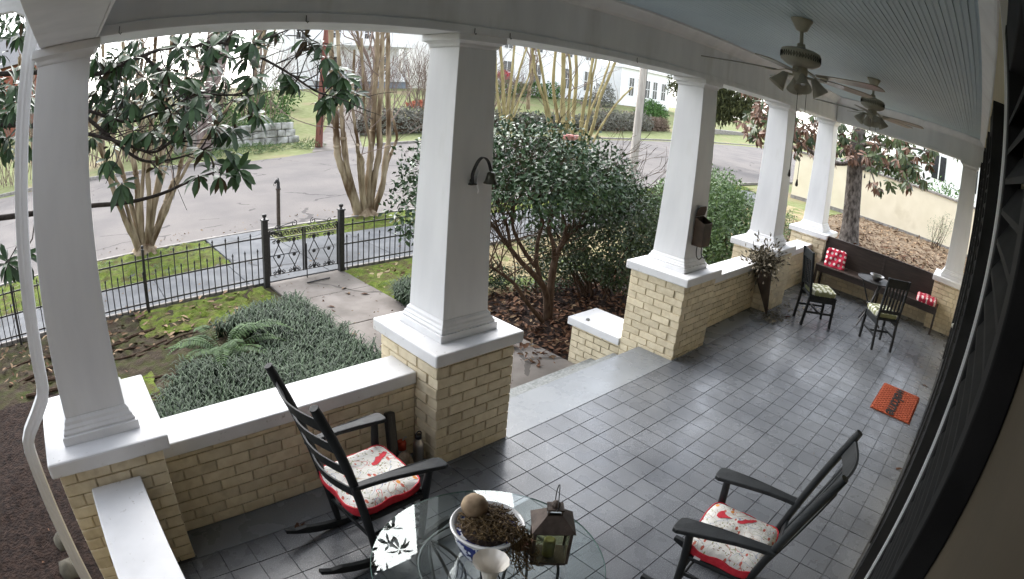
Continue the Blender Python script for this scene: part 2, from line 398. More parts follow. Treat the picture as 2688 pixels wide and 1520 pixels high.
def cracked(m, scale, w, colr):
    nt = m.node_tree; L = nt.links.new; b = [n for n in nt.nodes if n.type == 'BSDF_PRINCIPLED'][0]; src = b.inputs['Base Color'].links[0].from_socket
    ge = _n(nt, 'ShaderNodeNewGeometry'); no = _n(nt, 'ShaderNodeTexNoise'); no.inputs['Scale'].default_value = 1.4; no.inputs['Detail'].default_value = 4
    ad = _n(nt, 'ShaderNodeMixRGB'); ad.inputs[0].default_value = .35; L(ge.outputs['Position'], no.inputs['Vector']); L(ge.outputs['Position'], ad.inputs[1]); L(no.outputs['Color'], ad.inputs[2])
    v = _n(nt, 'ShaderNodeTexVoronoi', feature='DISTANCE_TO_EDGE'); v.inputs['Scale'].default_value = scale; L(ad.outputs[0], v.inputs['Vector'])
    lt = _n(nt, 'ShaderNodeMath', operation='LESS_THAN'); lt.inputs[1].default_value = w; L(v.outputs['Distance'], lt.inputs[0])
    n2 = _n(nt, 'ShaderNodeTexNoise'); n2.inputs['Scale'].default_value = .6; L(ge.outputs['Position'], n2.inputs['Vector'])
    g = _n(nt, 'ShaderNodeMath', operation='GREATER_THAN'); g.inputs[1].default_value = .5; L(n2.outputs['Fac'], g.inputs[0])
    mu = _n(nt, 'ShaderNodeMath', operation='MULTIPLY'); L(lt.outputs[0], mu.inputs[0]); L(g.outputs[0], mu.inputs[1])
    mu2 = _n(nt, 'ShaderNodeMath', operation='MULTIPLY'); mu2.inputs[1].default_value = .7; L(mu.outputs[0], mu2.inputs[0])
    mx = _n(nt, 'ShaderNodeMixRGB'); mx.inputs[2].default_value = (*colr, 1); L(mu2.outputs[0], mx.inputs[0]); L(src, mx.inputs[1]); L(mx.outputs[0], b.inputs['Base Color'])
cracked(M['asphalt'], .55, .010, (.06, .055, .055))
cracked(M['sidewalk'], .35, .006, (.05, .05, .05))
cracked(M['concrete'], .3, .006, (.06, .055, .05))
# ------------------------------------------------------------------ ground, path, street
GZ = -0.60
def sheet(name, poly, z, m, kind='structure', sub=0):
    o = MB().add([(x, y, z) for x, y in poly], [tuple(range(len(poly)))]).build(name, m)
    o['kind'] = kind
    return o

def ground_z(x, y):
    t = min(max((y - 29) / 26, 0), 1)
    z = (GZ if y > 26 else GZ - .06) - 0.10 * (1 if 12.3 < y < 24 else 0)
    return z + 2.6 * t * t * (3 - 2 * t)

def road_far(x):
    pts = [(-60, 33), (-4, 27.6), (3, 25.2), (9, 23.8), (13, 25.4), (18, 26.2), (42, 28.4), (75, 31.2), (160, 38)]
    for (a, ya), (b, yb) in zip(pts, pts[1:]):
        if x <= b: return ya + (yb - ya) * (x - a) / (b - a)
    return 38

_gx = np.concatenate([np.linspace(-300, -40, 14), np.linspace(-36, 90, 64), np.linspace(96, 420, 16)])
_gy = np.concatenate([np.linspace(-120, -10, 8), np.linspace(-8, 12, 21), np.linspace(12.4, 24, 5), np.linspace(25, 60, 40), np.linspace(65, 420, 20)])
_V = np.array([(x, y, ground_z(x, y)) for y in _gy for x in _gx])
_nx = len(_gx)
_q = np.array([(j * _nx + i, j * _nx + i + 1, (j + 1) * _nx + i + 1, (j + 1) * _nx + i) for j in range(len(_gy) - 1) for i in range(_nx - 1)])
_o = link('ground', npmesh('ground', _V, _q, None, M['lawn'], True)); _o['kind'] = 'structure'

def bumpy(name, x0, x1, y0, y1, z, m, amp=.02, step=.12, seed=1, edge=.0, kind='structure'):
    rg = np.random.default_rng(seed)
    nx = max(2, int((x1 - x0) / step)); ny = max(2, int((y1 - y0) / step))
    xs = np.linspace(x0, x1, nx + 1); ys = np.linspace(y0, y1, ny + 1)
    zz = rg.normal(0, amp, (ny + 1, nx + 1))
    zz[[0, -1], :] = -.01; zz[:, [0, -1]] = -.01
    jx = rg.uniform(-edge, edge, (ny + 1, nx + 1)); jy = rg.uniform(-edge, edge, (ny + 1, nx + 1))
    V = np.array([(xs[i] + jx[j, i], ys[j] + jy[j, i], z + zz[j, i]) for j in range(ny + 1) for i in range(nx + 1)])
    q = np.array([(j * (nx + 1) + i, j * (nx + 1) + i + 1, (j + 1) * (nx + 1) + i + 1, (j + 1) * (nx + 1) + i) for j in range(ny) for i in range(nx)])
    o = link(name, npmesh(name, V, q, None, m, True)); o['kind'] = kind
    return o

bumpy('garden_soil', -9, 3.24, 3.4, 8.74, -.585, M['dirt'], .018, .10, 1, .03)
bumpy('mulch_bed', -9, -.30, -4, 6.6, -.535, M['mulch'], .011, .10, 2, .03)
bumpy('mulch_bed', 4.62, 12.5, 3.4, 6.6, -.592, M['mulch'], .010, .10, 3, .03)
bumpy('lawn_strip', 4.62, 24, 6.4, 8.74, -.585, M['strawlawn'], .012, .12, 4, .02)
bumpy('moss_patch', 4.60, 6.6, 6.9, 8.70, -.562, M['moss'], .018, .09, 5, .03)
bumpy('moss_patch', 0.9, 3.1, 7.6, 8.68, -.562, M['moss'], .018, .09, 6, .03)
bumpy('moss_patch', 0.02, 0.75, 5.0, 6.6, -.562, M['moss'], .02, .09, 16, .05)
bumpy('moss_verge', -16, 3.05, 10.12, 12.16, -.562, M['moss'], .02, .10, 7, .03)
bumpy('moss_verge', 4.65, 26, 10.95, 12.16, -.562, M['moss'], .02, .10, 8, .03)
bumpy('side_yard', 12, 27.4, -6, 6.6, -.585, M['litter_ground'], .03, .14, 9, .04)

# paving: every slab of the walk and the sidewalk is a piece of its own
def slabs(name, rects, z, m, th=.08):
    root = MB().box(min(r[0] for r in rects) + .02, min(r[1] for r in rects) + .02, z - .10, max(r[2] for r in rects) - .02, max(r[3] for r in rects) - .02, z - .03).build(name, M['grout'])
    root['kind'] = 'structure'
    for x0, y0, x1, y1 in rects:
        d = random.uniform(-.003, .003)
        MB().box(x0 + .006, y0 + .006, z - th, x1 - .006, y1 - .006, z + d).build('paving_slab', m, root, bevel=.006)
    return root
slabs('garden_path', [(3.22, 4.0, 5.22, 5.0), (3.22, 5.0, 4.60, 6.55), (3.22, 6.55, 4.60, 7.75), (3.22, 7.75, 4.60, 8.74)], -.555, M['concrete'])
_sw = [(x, 8.78, x + 1.45, 10.10) for x in np.arange(-13, 24, 1.45)]
_sw += [(x, 10.10, x + 1.45, 10.93) for x in np.arange(-13 + 1.45 * 12, 24, 1.45)]
slabs('sidewalk', _sw, -.555, M['sidewalk'])
slabs('walk_apron', [(3.07, 10.14, 4.40, 12.14)], -.553, M['sidewalk'])

# street
_xs = np.linspace(-90, 200, 146)
_V = []; _q = []
for i, x in enumerate(_xs):
    yf = road_far(x)
    for j in range(9): _V.append((x, 12.2 + (yf - 12.2) * j / 8, -.605 + .05 * math.sin(PI * j / 8)))
for i in range(len(_xs) - 1):
    for j in range(8): _q.append((i * 9 + j, (i + 1) * 9 + j, (i + 1) * 9 + j + 1, i * 9 + j + 1))
_o = link('street', npmesh('street', np.array(_V), np.array(_q), None, M['asphalt'], True)); _o['kind'] = 'structure'
M['kerb'] = mat('weathered_kerb', (.17, .155, .14), .9, c2=(.30, .28, .26), ns=8, bump=.5, bs=40)
def kerb(name, pts, w, h, z):
    mb = MB()
    for a, b in zip(pts, pts[1:]):
        mb.bar((a[0], a[1], z + h / 2), (b[0], b[1], z + h / 2), w, h)
    o = mb.build(name, M['kerb'], bevel=.01); o['kind'] = 'structure'
kerb('near_kerb', [(x, 12.17 + .01 * math.sin(x)) for x in np.arange(-40, 60, 4)], .10, .12, -.66)
kerb('far_kerb', [(x, road_far(x) + .05) for x in np.arange(-30, 8.9, 1.5)], .16, .16, -.62)
kerb('far_kerb', [(x, road_far(x) + .05) for x in np.arange(15.5, 120, 3)], .16, .14, -.62)
kerb('garden_edging', [(x, 8.745) for x in np.arange(-9, 3.2, 1)], .06, .07, -.60)
kerb('garden_edging', [(x, 8.745) for x in np.arange(4.7, 24, 1)], .06, .07, -.60)

# far walk rising to the neighbour's house
_w = [(11.6, 25.0, -.55), (14.6, 25.6, -.55), (16.6, 29.5, -.42), (13.9, 29.2, -.42), (21.5, 38, .35), (19.5, 38.5, .35), (29, 50, 2.0), (27.4, 50.5, 2.0)]
_o = MB().add([(x, y, ground_z(x, y) + .06) for x, y, z in _w], [(0, 1, 2, 3), (3, 2, 4, 5), (5, 4, 6, 7)]).build('far_walk', M['concrete']); _o['kind'] = 'structure'

# ------------------------------------------------------------------ porch: floor, steps
TX0, TY1, TP = 3.05 - 15 * .2, 2.754, .2
floor = MB().box(-.16, -.10, -.12, 10.55, 2.79, -.0045).build('porch_floor', M['grout']); floor['kind'] = 'structure'
_tm = [MB().extrude([(0.003, 0), (.197, 0), (.197, -.006), (.003, -.006)], 'x', .003, .197).mesh('tile', M['tile']) for _ in range(1)]
def tile_mesh(seed):
    rg = random.Random(seed); e = .0015
    a = [rg.uniform(-.0012, .0012) for _ in range(4)]; g = [rg.uniform(.0010, .0026) for _ in range(4)]
    x0, x1, y0, y1 = g[0], TP - g[1], g[2], TP - g[3]
    return MB().add([(x0, y0, -.006), (x1, y0, -.006), (x1, y1, -.006), (x0, y1, -.006),
                     (x0 + e, y0 + e, a[0]), (x1 - e, y0 + e, a[1]), (x1 - e, y1 - e, a[2]), (x0 + e, y1 - e, a[3])],
                    [(4, 5, 6, 7), (0, 1, 5, 4), (1, 2, 6, 5), (2, 3, 7, 6), (3, 0, 4, 7)]).mesh('tile', M['tile'])
tmesh = [tile_mesh(i) for i in range(14)]
cells = []
for j in range(15):
    for i in range(52):
        x = TX0 + i * TP; y = TY1 - (j + 1) * TP
        if y < -.12 or x + TP > 10.52: continue
        cx, cy = x + .1, y + .1
        area = CAMZ / (cx * cx + cy * cy + CAMZ ** 2) ** 1.5
        if cx < 1.0 and cy > 2.6: area *= .8
        if cx < .6 and cy < 1.6: area *= .1      # below the frame
        if (cx - 1.3) ** 2 + (cy - 1.3) ** 2 < .05: area *= .3
        cells.append((area, x, y))
cells.sort(reverse=True)
for a, x, y in cells[:300]:
    link('tile', random.choice(tmesh), floor, (x, y, random.uniform(-.0006, .0006)), (0, 0, 0))
mb = MB()
for a, x, y in cells[300:]:
    e = .0016; d = random.uniform(-.0006, .0006)
    mb.add([(x + e, y + e, -.006), (x + TP - e, y + e, -.006), (x + TP - e, y + TP - e, -.006), (x + e, y + TP - e, -.006),
            (x + 2 * e, y + 2 * e, d), (x + TP - 2 * e, y + 2 * e, d), (x + TP - 2 * e, y + TP - 2 * e, d), (x + 2 * e, y + TP - 2 * e, d)],
           [(4, 5, 6, 7), (0, 1, 5, 4), (1, 2, 6, 5), (2, 3, 7, 6), (3, 0, 4, 7)])
tag(mb.build('tile_field', M['tile'], floor), kind='stuff')
# smooth painted border along the outer edge, one slab per bay
for x0, x1, y1 in ((.30, 2.843, 3.03), (2.849, 5.215, 3.22), (5.22, 10.40, 3.03)):
    MB().box(x0, 2.758, -.12, x1, y1, -.0008).build('border_slab', M['slab'], floor, bevel=.006)
st = MB().box(2.85, 3.23, -.62, 5.214, 3.53, -.195).build('porch_steps', M['granite'], bevel=.01); st['kind'] = 'structure'
MB().box(2.86, 3.535, -.62, 5.212, 3.84, -.385).build('tread', M['granite'], st, bevel=.01)
_o = MB().box(-.42, -6, -.62, 10.9, 2.75, -.121).build('foundation', M['mortar_dark']); _o['kind'] = 'structure'

# ------------------------------------------------------------------ brickwork
BL, CH = .232, .0787
_bm = {}
def brick_mesh(L, h, var):
    key = (round(L, 3), round(h, 3), var)
    if key not in _bm:
        rg = random.Random(str(key)); j = .005; e = .0045; dpt = .10
        x0, x1, z0, z1 = j, L - j, j * .9, h - j * .6
        w = lambda: rg.uniform(-.0025, .0025)
        f = rg.uniform(-.001, .0015)
        vs = [(x0, e, z0), (x1, e, z0), (x1, e, z1), (x0, e, z1),
              (x0 + e + w(), f, z0 + e * .8 + w()), (x1 - e + w(), f, z0 + e * .8 + w()), (x1 - e + w(), f, z1 - e * .8 + w()), (x0 + e + w(), f, z1 - e * .8 + w()),
              (x0, dpt, z0), (x1, dpt, z0), (x1, dpt, z1), (x0, dpt, z1)]
        fs = [(4, 5, 6, 7), (0, 1, 5, 4), (1, 2, 6, 5), (2, 3, 7, 6), (3, 0, 4, 7), (0, 8, 9, 1), (1, 9, 10, 2), (2, 10, 11, 3), (3, 11, 8, 0)]
        _bm[key] = MB().add(vs, fs).mesh('brick', M['brick'])
    return _bm[key]
def lay(parent, x, y, ang, length, z0, z1, parity, pier, off=(0, 0, 0), keep=None):
    """courses of a brick face starting at (x,y), running along the direction ang; front faces to the right-hand side"""
    c, s = math.cos(ang), math.sin(ang); i = 0; z = z0
    while z < z1 - .012:
        h = min(CH, z1 - z); odd = (i + parity) % 2; segs = []; u = 0.0; end = length
        if pier and odd:
            if pier[0]: u = BL / 2
            else: segs.append((0, BL / 2)); u = BL / 2
            if pier[1]: end = length - BL / 2
        if (not pier) and odd: segs.append((0, BL / 2)); u = BL / 2
        while u < end - .02:
            l = min(BL, end - u)
            if end - u - l < .05 and end - u - l > 0: l = end - u
            segs.append((u, l)); u += l
        for u0, l in segs:
            if keep and not keep(u0 + l / 2, z + h / 2): continue
            if l < .03: continue
            link('brick', brick_mesh(l, h, random.randrange(3)), parent, (x + c * u0 - off[0], y + s * u0 - off[1], z - off[2]), (0, 0, ang))
        z += h; i += 1

PW = .696; YP = 2.7792; YC = YP + PW / 2; HP, TC = .8201, .0904
XS = dict(A=-.3998, B=2.1472, C=5.2181, D=7.7752, E=10.2816)
LAB = dict(A='near corner white column on cream brick pier beside the downspout', B='white column on cream brick pier with the iron bell, left of the steps',
           C='white column on cream brick pier with the mailbox, right of the steps', D='white column on cream brick pier behind the cone planter',
           E='far corner white column at the end of the bench', F='half white column against the house wall at the far end')
def column(k, x0, y0, px, py, zb):
    cx, cy = x0 + PW / 2, YC
    if k == 'F': cy = y0 + py - PW / 2
    t = thing('porch_column', LAB[k], 'column', (x0 + px / 2, y0 + py / 2, zb), group='porch columns')
    of = (x0 + px / 2, y0 + py / 2, zb)
    core = MB().box(x0 + .014, y0 + .014, zb, x0 + px - .014, y0 + py - .014, HP).build('brick_pier', M['mortar'], t, off=of)
    if zb < 0:
        pass
    lay(core, x0, y0, 0, px, zb if k in 'AC' else 0.0, HP, 0, (k != 'A', False), of)                          # face to the house
    if k != 'A':
        lay(core, x0, y0 + py, -PI / 2, py, zb if k in 'AC' else 0.0, HP, 1, (False, True), of)           # face to the near end
    oc = .0423
    MB().box(x0 - oc, y0 - oc, HP, x0 + px + oc, y0 + py + oc, HP + TC).build('pier_cap', M['white_cap'], t, off=of, bevel=.012)
    z = HP + TC
    def sq(name, prof, bv=.004):
        mb = MB().lathe(prof, 4, (cx, cy, 0), square=True)
        if k == 'F': mb.v = [(a, max(b, -.099), c) for a, b, c in mb.v]
        return mb.build(name, M['white'], t, off=of, bevel=bv)
    sq('plinth', [(.2516, z), (.2516, z + .052)])
    sq('base_moulding', [(.236, z + .0525), (.238, z + .066), (.226, z + .078), (.226, z + .088), (.214, z + .100), (.212, z + .118), (.203, z + .128), (.199, z + .134)], .002)
    sq('shaft', [(.1976, z + .1345), (.1539, 2.8315)], .004)
    sq('capital', [(.155, 2.832), (.163, 2.842), (.166, 2.858), (.184, 2.872), (.198, 2.876), (.198, 2.919)], .003)
    return t
for k in 'ABCDE': column(k, XS[k], YP, PW, PW, -.60)
column('F', XS['E'], -.10, PW, .61, -.02)

def half_wall(name, label, x0, x1, y0, y1, zb, zt, faces):
    of = (x0, y0, zb)
    t = thing(name, label, 'wall', of)
    core = MB().box(x0 + (.014 if 'x' in faces else 0), y0 + (.014 if 'y' in faces else 0), zb, x1, y1, zt - .0945).build('wall_core', M['mortar'] if name != 'cheek_wall' else M['mortar_dark'], t, off=of)
    if 'y' in faces: lay(core, x0, y0, 0, x1 - x0, max(zb, 0), zt - .0945, 0, False, of)
    if 'x' in faces: lay(core, x0, y1, -PI / 2, y1 - y0, zb if name == 'cheek_wall' else 0, zt - .0945, 0, False, of)
    return t, of
def coping(t, of, x0, x1, y0, y1, zt):
    MB().box(x0, y0, zt - .094, x1, y1, zt).build('coping', M['white_cap'], t, off=of, bevel=.010)
bx = lambda a, b: (XS[a] + PW, XS[b])
for a, b, lb in (('A', 'B', 'cream brick half wall with white coping behind the rocking chair'), ('C', 'D', 'cream brick half wall with white coping between mailbox column and cone planter'), ('D', 'E', 'cream brick half wall with white coping beside the far corner column')):
    x0, x1 = bx(a, b)
    t, of = half_wall('half_wall', lb, x0 + .001, x1 - .001, 3.02, 3.31, -.6, .68, 'y')
    coping(t, of, x0 + .002, x1 - .002, 3.006, 3.322, .68)
t, of = half_wall('half_wall', 'cream brick half wall behind the brown bench', 10.44, 10.72, .512, YP - .001, -.6, .68, 'x')
coping(t, of, 10.426, 10.734, .556, YP - .045, .68)
t, of = half_wall('half_wall', 'low wall with long white coping at the bottom left, near end', -.205, .10, -.098, YP - .003, -.6, .69, '')
coping(t, of, -.218, .114, -.097, YP - .004, .69)
t, of = half_wall('cheek_wall', 'low brick cheek wall with stained white cap beside the steps', 5.235, 5.70, 3.48, 4.20, -.60, 0.0, 'x')
coping(t, of, 5.20, 5.74, 3.478, 4.25, .002)
_p = at(1543, 841, 'z', .002)
_o = MB().lathe([(.0, 0), (.02, .002), (.027, .012), (.018, .024), (.0, .028)], 7).build('pebble', M['granite'], loc=(_p[0], _p[1], .002)); tag(_o, 'small grey stone lying on the low white cap by the steps', 'stone')

# ------------------------------------------------------------------ beams, ceiling, roof
BY0, BY1, BZ, CZ = 2.935, 3.318, 2.92, 3.385
def beam(name, boxes):
    r = None
    for nm, b in boxes:
        o = MB().box(*b).build(nm if r else name, M['white'], r, bevel=.004)
        if r is None: r = o; o['kind'] = 'structure'
    return r
beam('porch_beam', [('', (-.20, BY0, BZ + .001, 10.86, BY1, CZ + .1)), ('trim_strip', (.135, BY0 - .016, BZ, 10.455, BY0 - .0005, BZ + .055)), ('trim_strip', (-.2, BY1 + .0005, BZ, 10.8, BY1 + .016, BZ + .055))])
beam('porch_beam', [('', (10.475, -.10, BZ + .002, 10.855, BY0 - .001, CZ + .1)), ('trim_strip', (10.458, -.09, BZ, 10.4745, BY0 - .002, BZ + .055))])
beam('porch_beam', [('', (-.205, -.10, BZ + .002, .118, BY0 - .001, CZ + .1)), ('trim_strip', (.1185, -.09, BZ, .134, BY0 - .002, BZ + .055))])
# crown moulding round the ceiling
cr = [(0, 0), (0, -.115), (.012, -.115), (.022, -.095), (.055, -.06), (.085, -.03), (.098, -.02), (.098, 0)]
cb = MB().extrude([(BY0 - a - .0005, CZ - .0005 + b) for a, b in cr], 'x', .12, 10.47).build('crown_moulding', M['white']); cb['kind'] = 'structure'
MB().extrude([(10.4745 - a, CZ - .001 + b) for a, b in cr], 'y', -.09, BY0 - .01).build('moulding_run', M['white'], cb)
MB().extrude([(-.0995 + a, CZ - .0015 + b) for a, b in cr], 'x', .12, 10.4).build('moulding_run', M['white'], cb)
MB().extrude([(.1185 + a, CZ - .0018 + b) for a, b in cr], 'y', -.05, BY0 - .02).build('moulding_run', M['white'], cb)
ceil = MB().box(-.25, -.12, CZ + .018, 10.9, 3.3, CZ + .06).build('porch_ceiling', M['ceiling']); ceil['kind'] = 'structure'
bw = .0835; y = -.11
while y < 2.95:
    for x0, x1 in ((.05, 10.48),):
        g = .004
        prof = [(y + g * .5, CZ + .012), (y + g * .5, CZ + .004), (y + g, CZ), (y + bw * .44, CZ), (y + bw * .455, CZ + .004), (y + bw * .475, CZ + .001), (y + bw * .52, CZ + .001), (y + bw * .54, CZ + .004), (y + bw * .555, CZ), (y + bw - g, CZ), (y + bw - g * .5, CZ + .004), (y + bw - g * .5, CZ + .012)]
        xm = random.uniform(3, 8)
        MB().extrude(prof, 'x', x0, xm - .0012).build('board', M['ceiling'], ceil)
        MB().extrude(prof, 'x', xm + .0012, x1).build('board', M['ceiling'], ceil)
    y += bw
roof = MB().box(-.75, -7, 3.50, 11.5, 3.58, 3.62).build('porch_roof', M['roof_far']); roof['kind'] = 'structure'
MB().box(-.75, BY1 + .02, 3.44, 11.5, 3.58, 3.4995).build('soffit', M['white'], roof)
MB().box(-.75, -7, 3.44, -.21, BY1 + .015, 3.4995).build('soffit', M['white'], roof)
MB().box(10.87, -7, 3.44, 11.5, BY1 + .015, 3.4995).build('soffit', M['white'], roof)

# screw hooks under the beam
for u, v, where in ((805, 33, 'above the red utility pole'), (1245, 92, 'just left of the bell column capital'), (1340, 72, 'just right of the bell column capital'), (1672, 152, 'left of the mailbox column capital'), (315, 62, 'nearest the near corner column')):
    p = at(u, v, 'y', BY0 - .018)
    if p[2] > BZ: pass
    mb = MB().tube([(0, 0, .02), (0, 0, -.012), (.010, 0, -.022), (.014, 0, -.012)], .0025, 5)
    o = mb.build('screw_hook', M['iron_grey'], loc=(p[0], BY0 - .021, BZ + .018))
    tag(o, 'tiny metal screw hook in the beam trim ' + where, 'hook', 'screw hooks along the porch beam')

# ------------------------------------------------------------------ house wall, shutters, windows, door
house = thing('house', 'cream house wall, toned dark for shade at its near end, with black louvred shutters along the right edge', 'house', (0, -.1, 0))
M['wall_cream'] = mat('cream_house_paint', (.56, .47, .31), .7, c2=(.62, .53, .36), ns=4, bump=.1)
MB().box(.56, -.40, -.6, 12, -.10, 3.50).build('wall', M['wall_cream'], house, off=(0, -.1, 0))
MB().box(-6, -.40, -.6, .5595, -.10, 3.50).build('shade_toned_wall', M['shade_dark_wall'], house, off=(0, -.1, 0))  # near stretch of the same wall, its shade painted in as dark brown
MB().box(-6, -7, -.6, 12, -.41, 3.44).build('house_body', M['shade_dark_wall'], house, off=(0, -.1, 0))
MB().box(-6, -.0995, -.6, -.225, .50, 3.43).build('unseen_light_block', M['shade_dark_wall'], house, off=(0, -.1, 0))  # added out of view to keep direct light off the near wall
def shutter(x0, x1, z0, z1, fy, lou):
    o = MB()
    o.box(x0, -.099, z0, x0 + .06, fy, z1); o.box(x1 - .06, -.099, z0, x1, fy, z1)
    for a, b in ((z0, z0 + .12), (z1 - .09, z1), ((z0 + z1) / 2 - .05, (z0 + z1) / 2 + .05)): o.box(x0 + .0605, -.098, a, x1 - .0605, fy - .002, b)
    s = o.build('shutter', M['shutter'], house, off=(0, -.1, 0), bevel=.003)
    me = MB().add([(x0 + .061, .008, 0), (x1 - .061, .008, 0), (x1 - .061, fy + .098, -.045), (x0 + .061, fy + .098, -.045),
                   (x0 + .061, .008, .009), (x1 - .061, .008, .009), (x1 - .061, fy + .098, -.036), (x0 + .061, fy + .098, -.036)],
                  [(0, 3, 2, 1), (4, 5, 6, 7), (0, 1, 5, 4), (1, 2, 6, 5), (2, 3, 7, 6), (3, 0, 4, 7)]).mesh('louver', M['shutter'])
    z = z0 + .17
    while z < z1 - .11:
        if abs(z - (z0 + z1) / 2) > .075: link('louver', me, s, (0, 0, z))
        z += lou
    return s
def window(x0, x1, z0, z1):
    w = MB().box(x0 + .05, -.099, z0 + .05, x1 - .05, -.092, z1 - .05).build('window', M['dark_glass'], house, off=(0, -.1, 0))
    f = MB()
    for a in ((x0, z0, x0 + .06, z1), (x1 - .06, z0, x1, z1), (x0 + .061, z0, x1 - .061, z0 + .06), (x0 + .061, z1 - .06, x1 - .061, z1), (x0 + .061, (z0 + z1) / 2 - .02, x1 - .061, (z0 + z1) / 2 + .02)):
        f.box(a[0], -.0985, a[1], a[2], -.075, a[3])
    f.build('window_frame', M['white'], w, bevel=.003)
    return w
shutter(.55, 1.12, .35, 2.9, -.060, .052)
window(1.24, 2.05, .45, 2.8)
shutter(2.08, 2.62, .35, 2.9, -.050, .06)
shutter(3.3, 3.84, .35, 2.9, -.048, .06); window(3.90, 4.7, .45, 2.8); shutter(4.72, 5.26, .35, 2.9, -.046, .06)
d = MB().box(5.9, -.099, 0, 7.0, -.080, 2.4).build('door', M['shutter'], house, off=(0, -.1, 0), bevel=.004)
MB().lathe([(.0, 0), (.02, .002), (.03, .02), (.02, .045), (0, .05)], 10).build('door_knob', M['fan_metal'], d, loc=(6.85, .02, 1.0), rot=(-PI / 2, 0, 0))
shutter(7.7, 8.24, .35, 2.9, -.045, .07); window(8.3, 9.1, .45, 2.8); shutter(9.15, 9.7, .35, 2.9, -.044, .07)
MB().box(1.145, -.0985, .05, 1.175, -.056, 3.2).build('casing_strip', M['white'], house, off=(0, -.1, 0))

# ------------------------------------------------------------------ downspout
def rect_pipe(mb, pts, w, d, n=1):
    for a, b in zip(pts, pts[1:]): mb.bar(a, b, w, d, up=(0, 1, 0))
ds = thing('downspout', 'white corrugated downspout bending round the near corner column', 'downspout', (-.56, 3.05, -.6))
of = (-.56, 3.05, -.6)
def dpipe(name, pts, r):
    mb = MB()
    w, dd = .082, .06
    vs = []; n = 24
    prof = []
    for k in range(n):
        th = 2 * PI * k / n
        x = max(-1, min(1, 1.35 * math.cos(th))) * w / 2; yy = max(-1, min(1, 1.35 * math.sin(th))) * dd / 2
        if abs(math.sin(th)) > .75: yy *= 1 - .10 * (k % 2)
        if abs(math.cos(th)) > .75: x *= 1 - .07 * (k % 2)
        prof.append((x, yy))
    fs = []
    for i, p in enumerate(pts):
        p = Vector(p); t = (Vector(pts[min(i + 1, len(pts) - 1)]) - Vector(pts[max(0, i - 1)])).normalized()
        b = Vector((0, 1, 0)); b = (b - t * b.dot(t)).normalized(); a = b.cross(t)
        for x, yy in prof: vs.append(p + a * x + b * yy)
    for i in range(len(pts) - 1):
        for k in range(n): fs.append((i * n + k, i * n + (k + 1) % n, (i + 1) * n + (k + 1) % n, (i + 1) * n + k))
    mb.add(vs, fs)
    return mb.build(name, M['white'], ds, off=of, smooth=20)
dpipe('pipe', [(-.272, 3.05, 3.05), (-.29, 3.05, 2.4), (-.318, 3.05, 1.8), (-.348, 3.05, 1.24)], 0)
dpipe('elbow', [(-.347, 3.05, 1.26), (-.352, 3.05, 1.20), (-.375, 3.05, 1.14), (-.44, 3.05, 1.06), (-.53, 3.05, .965), (-.565, 3.05, .91), (-.575, 3.05, .84)], 0)
dpipe('pipe', [(-.575, 3.05, .86), (-.575, 3.05, .2), (-.575, 3.05, -.56)], 0)
dpipe('elbow', [(-.271, 3.05, 3.02), (-.275, 3.05, 3.09), (-.31, 3.05, 3.16), (-.40, 3.05, 3.21), (-.6, 3.1, 3.24), (-1.1, 3.15, 3.28)], 0)
# ------------------------------------------------------------------ rocking chairs
def spline(pts, n=8):
    pts = [Vector(p) for p in pts]; out = []
    P = [pts[0] * 2 - pts[1]] + pts + [pts[-1] * 2 - pts[-2]]
    for i in range(1, len(P) - 2):
        for k in range(n):
            t = k / n; a, b, c, d = P[i - 1], P[i], P[i + 1], P[i + 2]
            out.append(.5 * ((2 * b) + (c - a) * t + (2 * a - 5 * b + 4 * c - d) * t * t + (3 * b - a - 3 * c + d) * t ** 3))
    out.append(pts[-1]); return out

